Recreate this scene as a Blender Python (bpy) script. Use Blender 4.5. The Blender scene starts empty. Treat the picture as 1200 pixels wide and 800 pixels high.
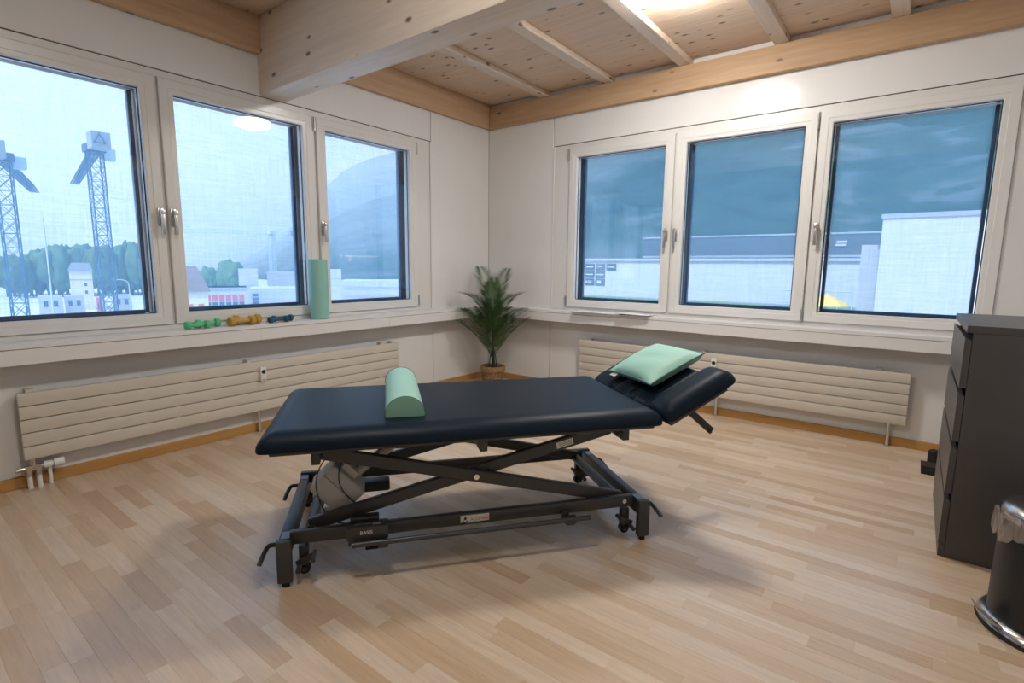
import bpy, bmesh, math, random
from mathutils import Vector, Matrix
random.seed(7)
D = bpy.data
SC = bpy.context.scene
COL = SC.collection
PI = math.pi
R = math.radians

# ------------------------------------------------------------------ camera
cam = D.cameras.new('camera'); cam.sensor_width = 36.0; cam.lens = 611.97 * 36 / 1200
cam.clip_start = 0.05; cam.clip_end = 9000
CAM = bpy.data.objects.new('camera', cam); COL.objects.link(CAM); SC.camera = CAM
CP = Vector((3.758, -4.448, 1.218))
_yaw, _pit, _rol = R(127.561), R(8.146), R(0.572)
fw = Vector((math.cos(_pit) * math.cos(_yaw), math.cos(_pit) * math.sin(_yaw), -math.sin(_pit)))
rt = fw.cross(Vector((0, 0, 1))).normalized(); up = rt.cross(fw)
rt2 = rt * math.cos(_rol) + up * math.sin(_rol); up2 = up * math.cos(_rol) - rt * math.sin(_rol)
_m = Matrix((rt2, up2, -fw)).transposed().to_4x4(); _m.translation = CP
CAM.matrix_world = _m

# ------------------------------------------------------------------ world, sun, exposure
SC.view_settings.view_transform = 'Standard'; SC.view_settings.look = 'None'
SC.view_settings.gamma = 1.0; SC.view_settings.use_curve_mapping = False
SC.view_settings.exposure = 0.0
SC.cycles.use_denoising = True
SC.cycles.max_bounces = 10; SC.cycles.diffuse_bounces = 5; SC.cycles.transparent_max_bounces = 24
SC.cycles.sample_clamp_indirect = 6.0
SC.cycles.caustics_reflective = False; SC.cycles.caustics_refractive = False
W = D.worlds.new('sky'); SC.world = W; W.use_nodes = True
nt = W.node_tree; nt.nodes.clear()
o_ = nt.nodes.new('ShaderNodeOutputWorld'); bg = nt.nodes.new('ShaderNodeBackground')
tc = nt.nodes.new('ShaderNodeTexCoord'); sx = nt.nodes.new('ShaderNodeSeparateXYZ'); rp = nt.nodes.new('ShaderNodeValToRGB')
nt.links.new(tc.outputs['Generated'], sx.inputs[0]); nt.links.new(sx.outputs['Z'], rp.inputs[0])
el = rp.color_ramp.elements
el[0].position = 0.0; el[0].color = (1.0, 0.985, 0.96, 1)
el[1].position = 1.0; el[1].color = (0.26, 0.46, 0.85, 1)
e = el.new(0.13); e.color = (1.0, 0.98, 0.97, 1)
e = el.new(0.32); e.color = (0.62, 0.79, 1.0, 1)
# thin cloud
ns = nt.nodes.new('ShaderNodeTexNoise'); ns.inputs['Scale'].default_value = 2.4; ns.inputs['Detail'].default_value = 5
mp = nt.nodes.new('ShaderNodeMapping'); mp.inputs['Scale'].default_value = (1, 1, 4)
nt.links.new(tc.outputs['Generated'], mp.inputs[0]); nt.links.new(mp.outputs[0], ns.inputs[0])
r2 = nt.nodes.new('ShaderNodeValToRGB'); r2.color_ramp.elements[0].position = .45; r2.color_ramp.elements[1].position = .8
r2.color_ramp.elements[1].color = (.55, .55, .55, 1)
nt.links.new(ns.outputs[0], r2.inputs[0])
mx = nt.nodes.new('ShaderNodeMixRGB'); mx.inputs[2].default_value = (1, 1, 1, 1)
nt.links.new(r2.outputs[0], mx.inputs[0]); nt.links.new(rp.outputs[0], mx.inputs[1])
# the sky is brighter on the sun's side
SAZ, SEL = R(-86), R(50)
SDIR = Vector((math.cos(SAZ) * math.cos(SEL), math.sin(SAZ) * math.cos(SEL), math.sin(SEL)))
dp = nt.nodes.new('ShaderNodeVectorMath'); dp.operation = 'DOT_PRODUCT'; dp.inputs[1].default_value = SDIR
nt.links.new(tc.outputs['Generated'], dp.inputs[0])
gm = nt.nodes.new('ShaderNodeMapRange'); gm.inputs[1].default_value = -1; gm.inputs[2].default_value = 1; gm.inputs[3].default_value = .9; gm.inputs[4].default_value = 2.9
nt.links.new(dp.outputs['Value'], gm.inputs[0]); nt.links.new(gm.outputs[0], bg.inputs[1])
nt.links.new(mx.outputs[0], bg.inputs[0])
nt.links.new(bg.outputs[0], o_.inputs[0])
sl = D.lights.new('sun', 'SUN'); sl.energy = 5.0; sl.angle = R(1); sl.color = (1.0, .98, .95)
SUN = D.objects.new('sun', sl); COL.objects.link(SUN)
SUN.rotation_euler = (-SDIR).to_track_quat('-Z', 'Y').to_euler()
LAMP_FAR, LAMP_NEAR = 110.0, 57.0

# ------------------------------------------------------------------ materials
MATS = {}
def nodes(name):
    m = D.materials.new(name); m.use_nodes = True; t = m.node_tree
    MATS[name] = m
    return m, t, t.nodes['Principled BSDF']
def N(t, typ, **kw):
    n = t.nodes.new(typ)
    for k, v in kw.items(): setattr(n, k, v)
    return n
def mat(name, col, rough=.5, metal=0., spec=.5, var=0., vscale=8., bump=0., bscale=300., coat=0.):
    m, t, p = nodes(name)
    c = (*col, 1)
    p.inputs['Base Color'].default_value = c; p.inputs['Roughness'].default_value = rough
    p.inputs['Metallic'].default_value = metal; p.inputs['Specular IOR Level'].default_value = spec
    if coat: p.inputs['Coat Weight'].default_value = coat; p.inputs['Coat Roughness'].default_value = .15
    if var or bump:
        tc = N(t, 'ShaderNodeTexCoord')
    if var:
        n = N(t, 'ShaderNodeTexNoise'); n.inputs['Scale'].default_value = vscale; n.inputs['Detail'].default_value = 4
        t.links.new(tc.outputs['Object'], n.inputs[0])
        r = N(t, 'ShaderNodeMapRange'); r.inputs[1].default_value = .3; r.inputs[2].default_value = .7
        r.inputs[3].default_value = 1 - var; r.inputs[4].default_value = 1 + var
        t.links.new(n.outputs[0], r.inputs[0])
        h = N(t, 'ShaderNodeHueSaturation'); h.inputs['Color'].default_value = c
        t.links.new(r.outputs[0], h.inputs['Value']); t.links.new(h.outputs[0], p.inputs['Base Color'])
    if bump:
        n = N(t, 'ShaderNodeTexNoise'); n.inputs['Scale'].default_value = bscale; n.inputs['Detail'].default_value = 3
        t.links.new(tc.outputs['Object'], n.inputs[0])
        b = N(t, 'ShaderNodeBump'); b.inputs['Strength'].default_value = bump; b.inputs['Distance'].default_value = .002
        t.links.new(n.outputs[0], b.inputs['Height']); t.links.new(b.outputs[0], p.inputs['Normal'])
    return m
def wood(name, ca, cb, axis, knots=.0, kcol=(.17, .12, .09), rough=.55, world=False):
    """sawn timber: grain along axis, scattered knots"""
    m, t, p = nodes(name); p.inputs['Roughness'].default_value = rough; p.inputs['Specular IOR Level'].default_value = .3
    if world:
        src = N(t, 'ShaderNodeNewGeometry').outputs['Position']
    else:
        src = N(t, 'ShaderNodeTexCoord').outputs['Object']
    def mapped(lo, hi):
        mp = N(t, 'ShaderNodeMapping'); s = [hi] * 3; s['XYZ'.index(axis)] = lo
        mp.inputs['Scale'].default_value = s; t.links.new(src, mp.inputs[0]); return mp.outputs[0]
    n = N(t, 'ShaderNodeTexNoise'); n.inputs['Scale'].default_value = 1; n.inputs['Detail'].default_value = 6; n.inputs['Distortion'].default_value = .6
    t.links.new(mapped(2.2, 34), n.inputs[0])
    n2 = N(t, 'ShaderNodeTexNoise'); n2.inputs['Scale'].default_value = 1; n2.inputs['Detail'].default_value = 3
    t.links.new(mapped(.7, 5), n2.inputs[0])
    ad = N(t, 'ShaderNodeMath', operation='MULTIPLY_ADD'); ad.inputs[1].default_value = .55
    t.links.new(n.outputs[0], ad.inputs[0])
    m2 = N(t, 'ShaderNodeMath', operation='MULTIPLY'); m2.inputs[1].default_value = .45
    t.links.new(n2.outputs[0], m2.inputs[0]); t.links.new(m2.outputs[0], ad.inputs[2])
    rp = N(t, 'ShaderNodeValToRGB'); rp.color_ramp.elements[0].position = .32; rp.color_ramp.elements[1].position = .68
    rp.color_ramp.elements[0].color = (*cb, 1); rp.color_ramp.elements[1].color = (*ca, 1)
    t.links.new(ad.outputs[0], rp.inputs[0]); out = rp.outputs[0]
    if knots:
        v = N(t, 'ShaderNodeTexVoronoi'); v.inputs['Scale'].default_value = 1
        t.links.new(mapped(6.5, 13), v.inputs['Vector'])
        sep = N(t, 'ShaderNodeSeparateColor'); t.links.new(v.outputs['Color'], sep.inputs[0])
        g = N(t, 'ShaderNodeMath', operation='LESS_THAN'); g.inputs[1].default_value = knots
        t.links.new(sep.outputs[0], g.inputs[0])
        mr = N(t, 'ShaderNodeMapRange'); mr.inputs[1].default_value = .10; mr.inputs[2].default_value = .22
        mr.inputs[3].default_value = 1; mr.inputs[4].default_value = 0
        t.links.new(v.outputs['Distance'], mr.inputs[0])
        k = N(t, 'ShaderNodeMath', operation='MULTIPLY'); t.links.new(mr.outputs[0], k.inputs[0]); t.links.new(g.outputs[0], k.inputs[1])
        mx = N(t, 'ShaderNodeMixRGB'); mx.inputs[2].default_value = (*kcol, 1)
        t.links.new(k.outputs[0], mx.inputs[0]); t.links.new(out, mx.inputs[1]); out = mx.outputs[0]
    t.links.new(out, p.inputs['Base Color'])
    b = N(t, 'ShaderNodeBump'); b.inputs['Strength'].default_value = .15; b.inputs['Distance'].default_value = .002
    t.links.new(n.outputs[0], b.inputs['Height']); t.links.new(b.outputs[0], p.inputs['Normal'])
    return m

def floor_mat():
    m, t, p = nodes('beech_parquet')
    oi = N(t, 'ShaderNodeObjectInfo'); ge = N(t, 'ShaderNodeNewGeometry')
    ad = N(t, 'ShaderNodeMath', operation='ADD'); t.links.new(oi.outputs['Random'], ad.inputs[0]); t.links.new(ge.outputs['Random Per Island'], ad.inputs[1])
    fr = N(t, 'ShaderNodeMath', operation='FRACT'); t.links.new(ad.outputs[0], fr.inputs[0])
    rp = N(t, 'ShaderNodeValToRGB'); e = rp.color_ramp.elements
    e[0].position = 0; e[0].color = (.50, .35, .22, 1); e[1].position = 1; e[1].color = (.65, .53, .41, 1)
    x = e.new(.35); x.color = (.56, .415, .28, 1)
    x = e.new(.7); x.color = (.61, .475, .34, 1)
    t.links.new(fr.outputs[0], rp.inputs[0])
    sc = N(t, 'ShaderNodeVectorMath', operation='SCALE'); sc.inputs[0].default_value = (13, 29, 0); t.links.new(fr.outputs[0], sc.inputs['Scale'])
    va = N(t, 'ShaderNodeVectorMath', operation='ADD'); t.links.new(ge.outputs['Position'], va.inputs[0]); t.links.new(sc.outputs[0], va.inputs[1])
    mp = N(t, 'ShaderNodeMapping'); mp.inputs['Scale'].default_value = (4, 55, 1); t.links.new(va.outputs[0], mp.inputs[0])
    n = N(t, 'ShaderNodeTexNoise'); n.inputs['Scale'].default_value = 1; n.inputs['Detail'].default_value = 6; n.inputs['Distortion'].default_value = 1.2
    t.links.new(mp.outputs[0], n.inputs[0])
    mr = N(t, 'ShaderNodeMapRange'); mr.inputs[1].default_value = .3; mr.inputs[2].default_value = .7; mr.inputs[3].default_value = .9; mr.inputs[4].default_value = 1.07
    t.links.new(n.outputs[0], mr.inputs[0])
    h = N(t, 'ShaderNodeHueSaturation'); t.links.new(rp.outputs[0], h.inputs['Color']); t.links.new(mr.outputs[0], h.inputs['Value'])
    t.links.new(h.outputs[0], p.inputs['Base Color'])
    p.inputs['Specular IOR Level'].default_value = .6
    n3 = N(t, 'ShaderNodeMapRange'); n3.inputs[3].default_value = .25; n3.inputs[4].default_value = .36; t.links.new(n.outputs[0], n3.inputs[0]); t.links.new(n3.outputs[0], p.inputs['Roughness'])
    return m
floor_mat()
mat('wall_paint', (.745, .735, .72), .16, spec=.28, var=.02, vscale=3, bump=.04, bscale=60)
mat('groove', (.16, .10, .06), .8)
mat('sill_white', (.745, .735, .72), .35)
mat('frame_white', (.70, .685, .655), .3)
mat('frame_sash', (.71, .695, .665), .28)
mat('gap_dark', (.05, .045, .04), .8)
mat('reveal_blue', (.02, .045, .085), .4)
mat('rail_blue', (.03, .08, .16), .3)
wood('beam_pale', (.80, .70, .59), (.67, .56, .45), 'X', knots=.35, rough=.5)
wood('beam_right', (.58, .40, .25), (.45, .285, .16), 'X', knots=.30)
wood('beam_left', (.60, .42, .27), (.46, .30, .18), 'Y', knots=.40)
wood('joist_pale', (.70, .59, .48), (.58, .47, .37), 'Y', knots=.3)
wood('deck_wood', (.68, .52, .38), (.57, .42, .30), 'X', knots=.75, world=True)
wood('baseboard_wood', (.52, .29, .10), (.42, .215, .065), 'X', rough=.4)
wood('baseboard_wood_y', (.52, .29, .10), (.42, .215, .065), 'Y', rough=.4)
mat('blocking_white', (.70, .66, .62), .6)
mat('radiator_cream', (.63, .575, .49), .4, var=.03, vscale=4)
mat('radiator_gap', (.10, .075, .06), .7)
mat('chrome', (.75, .75, .76), .18, metal=1)
mat('brass_nickel', (.55, .50, .43), .28, metal=1)
mat('handle_metal', (.55, .54, .53), .3, metal=.9)
mat('white_plastic', (.75, .75, .74), .4)
mat('dark_plastic', (.02, .02, .022), .45)
mat('black_vinyl', (.006, .014, .026), .44, spec=.14, bump=.10, bscale=420)
mat('steel_paint', (.045, .045, .047), .38, spec=.5, var=.05, vscale=30)
mat('motor_grey', (.50, .49, .46), .5)
mat('rubber', (.012, .012, .012), .7)
mat('sticker_white', (.72, .70, .67), .5)
mat('sticker_blue', (.35, .45, .55), .5)
mat('print_red', (.62, .05, .03), .5)
mat('print_black', (.015, .015, .015), .5)
mat('print_grey', (.25, .25, .26), .5)
mat('mint_vinyl', (.33, .58, .49), .6, bump=.08, bscale=350)
mat('mint_end', (.24, .46, .35), .5, bump=.08, bscale=350)
mat('mint_piping', (.10, .24, .19), .6)
mat('mint_foam', (.27, .54, .47), .7, bump=.3, bscale=260)
mat('db_green', (.10, .52, .25), .45)
mat('db_ochre', (.50, .29, .045), .45)
mat('db_blue', (.008, .075, .12), .45)
mat('chest_grey', (.075, .070, .070), .42, var=.06, vscale=6)
mat('chest_dark', (.02, .02, .021), .6)
mat('bin_black', (.012, .012, .013), .4)
mat('bin_steel', (.55, .55, .56), .22, metal=1)
mat('basket', (.30, .17, .08), .8, var=.35, vscale=70, bump=1.0, bscale=110)
mat('soil', (.03, .02, .015), .9)
mat('palm_leaf', (.035, .085, .02), .45, var=.25, vscale=30)
mat('palm_stem', (.02, .022, .016), .6)
mat('paper', (.74, .73, .76), .6)
mat('paper_edge', (.50, .30, .16), .7)
# lamp diffuser
for nm_, st_ in (('lamp_opal', LAMP_FAR), ('lamp_opal_dim', LAMP_NEAR)):
    m, t, p = nodes(nm_); p.inputs['Base Color'].default_value = (.9, .9, .88, 1)
    p.inputs['Emission Color'].default_value = (1.0, .975, .94, 1); p.inputs['Emission Strength'].default_value = st_
mat('lamp_rim', (.8, .8, .79), .4)
# window glass: clear blue solar glass with sharp reflection
m, t, p = nodes('glass'); t.nodes.remove(p)
tr = N(t, 'ShaderNodeBsdfTransparent'); tr.inputs[0].default_value = (.965, .98, 1.0, 1)
gl = N(t, 'ShaderNodeBsdfGlossy'); gl.inputs['Roughness'].default_value = .0
fz = N(t, 'ShaderNodeFresnel'); fz.inputs[0].default_value = 1.6
gb = N(t, 'ShaderNodeNewGeometry'); iv = N(t, 'ShaderNodeMath', operation='SUBTRACT'); iv.inputs[0].default_value = 1; t.links.new(gb.outputs['Backfacing'], iv.inputs[1])
fm = N(t, 'ShaderNodeMath', operation='MULTIPLY'); t.links.new(fz.outputs[0], fm.inputs[0]); t.links.new(iv.outputs[0], fm.inputs[1])   # each sheet reflects on its outer faces
mxs = N(t, 'ShaderNodeMixShader'); t.links.new(fm.outputs[0], mxs.inputs[0]); t.links.new(tr.outputs[0], mxs.inputs[1]); t.links.new(gl.outputs[0], mxs.inputs[2])
t.links.new(mxs.outputs[0], t.nodes['Material Output'].inputs[0])
# woven outdoor screen: part of the light passes between the threads, the threads glow with daylight
m, t, p = nodes('screen_weave'); t.nodes.remove(p)
tr = N(t, 'ShaderNodeBsdfTransparent'); tr.inputs[0].default_value = (.93, .97, 1, 1)
tl = N(t, 'ShaderNodeBsdfTranslucent'); tl.inputs[0].default_value = (.26, .53, .77, 1)
g = N(t, 'ShaderNodeTexCoord'); mp = N(t, 'ShaderNodeMapping'); mp.inputs['Scale'].default_value = (160, 160, 5)
t.links.new(g.outputs['Object'], mp.inputs[0]); n = N(t, 'ShaderNodeTexNoise'); n.inputs['Scale'].default_value = 1; n.inputs['Detail'].default_value = 2
t.links.new(mp.outputs[0], n.inputs[0])
mp2 = N(t, 'ShaderNodeMapping'); mp2.inputs['Scale'].default_value = (5, 5, 160); t.links.new(g.outputs['Object'], mp2.inputs[0])
n2 = N(t, 'ShaderNodeTexNoise'); n2.inputs['Scale'].default_value = 1; t.links.new(mp2.outputs[0], n2.inputs[0])
av = N(t, 'ShaderNodeMath', operation='ADD'); t.links.new(n.outputs[0], av.inputs[0]); t.links.new(n2.outputs[0], av.inputs[1])
mr = N(t, 'ShaderNodeMapRange'); mr.inputs[1].default_value = .7; mr.inputs[2].default_value = 1.3; mr.inputs[3].default_value = .17; mr.inputs[4].default_value = .28
t.links.new(av.outputs[0], mr.inputs[0])
mxs = N(t, 'ShaderNodeMixShader'); t.links.new(mr.outputs[0], mxs.inputs[0]); t.links.new(tr.outputs[0], mxs.inputs[1]); t.links.new(tl.outputs[0], mxs.inputs[2])
t.links.new(mxs.outputs[0], t.nodes['Material Output'].inputs[0])
# thin clear bin liner
m, t, p = nodes('liner'); t.nodes.remove(p)
tr = N(t, 'ShaderNodeBsdfTransparent'); tr.inputs[0].default_value = (.9, .9, .92, 1)
gl = N(t, 'ShaderNodeBsdfGlossy'); gl.inputs['Roughness'].default_value = .2; gl.inputs[0].default_value = (.8, .8, .85, 1)
mxs = N(t, 'ShaderNodeMixShader'); mxs.inputs[0].default_value = .35; t.links.new(tr.outputs[0], mxs.inputs[1]); t.links.new(gl.outputs[0], mxs.inputs[2])
t.links.new(mxs.outputs[0], t.nodes['Material Output'].inputs[0])
# outside
mat('ground_pale', (.50, .51, .51), .9, var=.2, vscale=.05)
mat('grass', (.17, .26, .10), .9)
mat('ext_white', (.48, .49, .50), .8)
mat('ext_offwhite', (.38, .39, .40), .8)
mat('ext_cream', (.70, .64, .50), .8)
mat('ext_grey', (.30, .32, .34), .7)
mat('ext_dark', (.07, .085, .10), .6)
mat('ext_roof_brown', (.20, .13, .10), .8)
mat('ext_roof_grey', (.20, .20, .22), .7)
mat('ext_red', (.60, .10, .13), .6)
mat('ext_window', (.06, .09, .13), .25)
mat('ext_yellow', (.80, .55, .06), .7)
mat('crane_blue', (.02, .07, .15), .5)
mat('crane_pale', (.45, .52, .58), .5)
mat('crane_yellow', (.75, .50, .12), .5)
mat('tree_green', (.07, .14, .045), .8, var=.3, vscale=.8)
mat('tree_far', (.075, .13, .06), .9, var=.3, vscale=.25)
def mountain_mat(name, forest, rock, thr, sc):
    m, t, p = nodes(name); p.inputs['Roughness'].default_value = .95; p.inputs['Specular IOR Level'].default_value = .1
    g = N(t, 'ShaderNodeNewGeometry'); mp = N(t, 'ShaderNodeMapping'); mp.inputs['Scale'].default_value = (1, 1, 2.2); t.links.new(g.outputs['Position'], mp.inputs[0])
    n = N(t, 'ShaderNodeTexNoise'); n.inputs['Scale'].default_value = sc; n.inputs['Detail'].default_value = 9; n.inputs['Roughness'].default_value = .62; n.inputs['Distortion'].default_value = .8
    t.links.new(mp.outputs[0], n.inputs[0])
    rp = N(t, 'ShaderNodeValToRGB'); e = rp.color_ramp.elements
    e[0].position = thr; e[0].color = (*forest, 1); e[1].position = thr + .07; e[1].color = (*rock, 1)
    d = e.new(thr - .2); d.color = (forest[0] * .5, forest[1] * .55, forest[2] * .6, 1)
    t.links.new(n.outputs[0], rp.inputs[0]); t.links.new(rp.outputs[0], p.inputs['Base Color'])
    return m
mountain_mat('mountain_side', (.034, .060, .038), (.085, .105, .10), .53, .007)
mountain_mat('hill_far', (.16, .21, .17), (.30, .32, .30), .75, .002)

# ------------------------------------------------------------------ mesh helpers
class MB:
    def __init__(s): s.bm = bmesh.new()
    def _add(s, bm2):
        me = D.meshes.new('tmp'); bm2.to_mesh(me); bm2.free(); s.bm.from_mesh(me); D.meshes.remove(me); return s
    def box(s, a, b, bev=0., seg=2, M=None):
        b2 = bmesh.new(); bmesh.ops.create_cube(b2, size=1)
        c = [(a[i] + b[i]) / 2 for i in range(3)]; d = [abs(b[i] - a[i]) for i in range(3)]
        for v in b2.verts: v.co = Vector((c[0] + v.co.x * d[0], c[1] + v.co.y * d[1], c[2] + v.co.z * d[2]))
        if bev: bmesh.ops.bevel(b2, geom=b2.edges[:], offset=min(bev, min(d) * .49), segments=seg, affect='EDGES', profile=.5)
        if M is not None: bmesh.ops.transform(b2, matrix=M, verts=b2.verts)
        return s._add(b2)
    def bar(s, p0, p1, w, h, upv=(0, 0, 1), bev=0., seg=1):
        """rectangular bar from p0 to p1; w sideways, h along upv"""
        p0, p1 = Vector(p0), Vector(p1); x = (p1 - p0); L = x.length; x.normalize()
        u = Vector(upv); y = u.cross(x)
        if y.length < 1e-5: y = Vector((0, 1, 0)).cross(x)
        y.normalize(); z = x.cross(y)
        M = Matrix((x, y, z)).transposed().to_4x4(); M.translation = (p0 + p1) / 2
        return s.box((-L / 2, -w / 2, -h / 2), (L / 2, w / 2, h / 2), bev, seg, M)
    def cyl(s, p0, p1, r, n=16, r2=None, cap=True):
        p0, p1 = Vector(p0), Vector(p1); x = p1 - p0; L = x.length
        q = x.to_track_quat('Z', 'Y').to_matrix().to_4x4(); q.translation = (p0 + p1) / 2
        b2 = bmesh.new(); bmesh.ops.create_cone(b2, cap_ends=cap, segments=n, radius1=r, radius2=r if r2 is None else r2, depth=L, matrix=q)
        return s._add(b2)
    def sph(s, c, r, n=12, sc=(1, 1, 1)):
        b2 = bmesh.new(); bmesh.ops.create_uvsphere(b2, u_segments=n, v_segments=max(6, n // 2), radius=r)
        for v in b2.verts: v.co = Vector((c[0] + v.co.x * sc[0], c[1] + v.co.y * sc[1], c[2] + v.co.z * sc[2]))
        return s._add(b2)
    def tube(s, pts, r, n=8):
        pts = [Vector(p) for p in pts]; bm = s.bm; rings = []
        prev = None
        for i, p in enumerate(pts):
            tg = (pts[min(i + 1, len(pts) - 1)] - pts[max(i - 1, 0)]).normalized()
            if prev is None:
                a = tg.orthogonal().normalized()
            else:
                a = (prev - tg * prev.dot(tg)).normalized()
            prev = a; b = tg.cross(a)
            rr = r[i] if isinstance(r, (list, tuple)) else r
            rings.append([bm.verts.new(p + (a * math.cos(2 * PI * k / n) + b * math.sin(2 * PI * k / n)) * rr) for k in range(n)])
        for i in range(len(rings) - 1):
            for k in range(n): bm.faces.new((rings[i][k], rings[i][(k + 1) % n], rings[i + 1][(k + 1) % n], rings[i + 1][k]))
        bm.faces.new(rings[0][::-1]); bm.faces.new(rings[-1]); return s
    def lathe(s, prof, n=32, c=(0, 0, 0)):
        bm = s.bm; rings = []
        for (r, z) in prof:
            if r < 1e-6: rings.append([bm.verts.new((c[0], c[1], c[2] + z))])
            else: rings.append([bm.verts.new((c[0] + r * math.cos(2 * PI * k / n), c[1] + r * math.sin(2 * PI * k / n), c[2] + z)) for k in range(n)])
        for a, b in zip(rings, rings[1:]):
            for k in range(n):
                k2 = (k + 1) % n
                if len(a) == 1 and len(b) == 1: continue
                if len(a) == 1: bm.faces.new((a[0], b[k2], b[k]))
                elif len(b) == 1: bm.faces.new((a[k], a[k2], b[0]))
                else: bm.faces.new((a[k], a[k2], b[k2], b[k]))
        return s
    def loft(s, rings, close_ends=True):
        bm = s.bm; rr = [[bm.verts.new(p) for p in r] for r in rings]; n = len(rr[0])
        for a, b in zip(rr, rr[1:]):
            for k in range(n): bm.faces.new((a[k], a[(k + 1) % n], b[(k + 1) % n], b[k]))
        if close_ends: bm.faces.new(rr[0][::-1]); bm.faces.new(rr[-1])
        return s
    def prism(s, poly, a, b, f):
        """poly: 2D outline; f(u,v,t) -> 3D; extruded from a to b"""
        return s.loft([[f(u, v, a) for u, v in poly], [f(u, v, b) for u, v in poly]])
    def quad(s, *ps): s.bm.faces.new([s.bm.verts.new(p) for p in ps]); return s
    def xf(s, M): bmesh.ops.transform(s.bm, matrix=M, verts=s.bm.verts); return s
    def map(s, f):
        for v in s.bm.verts: v.co = Vector(f(*v.co))
        return s
    def mesh(s, name, m, angle=35, recalc=True):
        if recalc: bmesh.ops.recalc_face_normals(s.bm, faces=s.bm.faces[:])
        me = D.meshes.new(name); s.bm.to_mesh(me); s.bm.free()
        me.materials.append(MATS[m])
        if angle:
            me.polygons.foreach_set('use_smooth', [True] * len(me.polygons)); me.set_sharp_from_angle(angle=R(angle))
        return me
    def obj(s, name, m, parent=None, angle=35, recalc=True):
        return link(name, s.mesh(name, m, angle, recalc), parent)
def link(name, me, parent=None):
    o = D.objects.new(name, me); COL.objects.link(o)
    if parent is not None: o.parent = parent
    return o
def tag(o, label=None, cat=None, group=None, kind=None):
    if label: o['label'] = label
    if cat: o['category'] = cat
    if group: o['group'] = group
    if kind: o['kind'] = kind
    return o
def empty(name, loc=(0, 0, 0), rz=0.):
    o = D.objects.new(name, None); COL.objects.link(o); o.location = loc; o.rotation_euler = (0, 0, rz); o.empty_display_size = .1
    return o
def copy_tree(o, parent=None):
    c = o.copy(); COL.objects.link(c); c.parent = parent
    for k in ('label', 'group', 'category', 'kind'):
        if k in o: c[k] = o[k]
    for ch in [x for x in COL.objects if x.parent == o]: copy_tree(ch, c)
    return c
def rrect(x0, x1, y0, y1, r, n=5):
    pts = []
    for cx, cy, a0 in ((x1 - r, y1 - r, 0), (x0 + r, y1 - r, 90), (x0 + r, y0 + r, 180), (x1 - r, y0 + r, 270)):
        for k in range(n + 1):
            a = R(a0 + 90 * k / n); pts.append((cx + r * math.cos(a), cy + r * math.sin(a)))
    return pts
def pad(mb, x0, x1, y0, y1, z0, z1, ri, rc=.05, flat=.012, n=7, crown=.0):
    """upholstered slab: straight lower lip, top edge rolled over by ri"""
    rings = []
    prof = [(.012, z0), (.002, z0 + .004), (0, z0 + flat)]
    h = z1 - z0 - flat
    for k in range(1, n + 1):
        a = PI / 2 * k / n; prof.append((ri * (1 - math.cos(a)), z0 + flat + h * math.sin(a)))
    for ins, z in prof:
        rings.append([(x, y, z) for x, y in rrect(x0 + ins, x1 - ins, y0 + ins, y1 - ins, max(.008, rc - ins * .35))])
    mb.loft(rings)
def smooth(pts, k=6):
    P = [Vector(p) for p in pts]; out = []
    for i in range(len(P) - 1):
        a, b_, c, d = P[max(i - 1, 0)], P[i], P[i + 1], P[min(i + 2, len(P) - 1)]
        for j in range(k):
            t = j / k
            out.append(.5 * ((2 * b_) + (c - a) * t + (2 * a - 5 * b_ + 4 * c - d) * t * t + (3 * b_ - a - 3 * c + d) * t ** 3))
    return out + [P[-1]]
def text_mesh(name, s, size, m, parent, M, extrude=.0003, sub=True):
    cu = D.curves.new(name, 'FONT'); cu.body = s; cu.size = size; cu.extrude = extrude; cu.align_x = 'LEFT'; cu.align_y = 'BOTTOM'
    o = D.objects.new('tmp_text', cu); COL.objects.link(o)
    dg = bpy.context.evaluated_depsgraph_get(); me = D.meshes.new_from_object(o.evaluated_get(dg))
    D.objects.remove(o); D.curves.remove(cu)
    me.materials.clear(); me.materials.append(MATS[m]); me.transform(M)
    return link(name, me, parent)

# ------------------------------------------------------------------ room shell
XR, YB, ZC = 4.43, -6.40, 2.885          # side wall, rear wall, ceiling deck
BEAMZ = 2.646
WL = dict(f0=.850, f1=4.42, panes=((1.124, 1.977), (2.170, 3.033), (3.214, 4.085)))
WR = dict(f0=.826, f1=4.30, panes=((1.098, 1.964), (2.144, 3.013), (3.186, 4.071)))
GT, GB, GRO, SILL = 2.251, .905, 2.379, .800
L_ = lambda s, d, z: (d, -s, z)          # wall_left: s along the wall from the corner, d into the room
R_ = lambda s, d, z: (s, -d, z)          # wall_right
def wall(name, T, w, length, label):
    f0, f1 = w['f0'], w['f1']
    b = MB()   # core with the window opening
    c0, c1 = -.26, -.010
    b.box((-.26, c0, -.10), (f0 + .03, c1, 3.05)); b.box((f1 - .03, c0, -.10), (length, c1, 3.05))
    b.box((f0 + .03, c0, -.10), (f1 - .03, c1, SILL - .01)); b.box((f0 + .03, c0, 2.36), (f1 - .03, c1, 3.05))
    b.map(T)
    o = tag(b.obj(name, 'groove', angle=0), label, kind='structure')
    g = .003
    def panel(s0, s1, z0, z1):
        p = MB().box((s0 + g, -.0099, z0 + g), (s1 - g, 0, z1 - g), .0015, 1).map(T); p.obj('wall_panel', 'wall_paint', o)
    panel(-.002, f0, .69, 2.90); panel(f0, f1, GRO, 2.90); panel(f1, length, .69, 2.90)
    panel(-.002, f0, 0, .685); panel(f0, f1, 0, .685); panel(f1, length, 0, .685)
    return o
wall('wall_left', L_, WL, 6.5, 'white panelled wall under the left windows with thin brown joints')
wall('wall_right', R_, WR, 4.60, 'white panelled wall under the right windows with thin brown joints')
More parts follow.
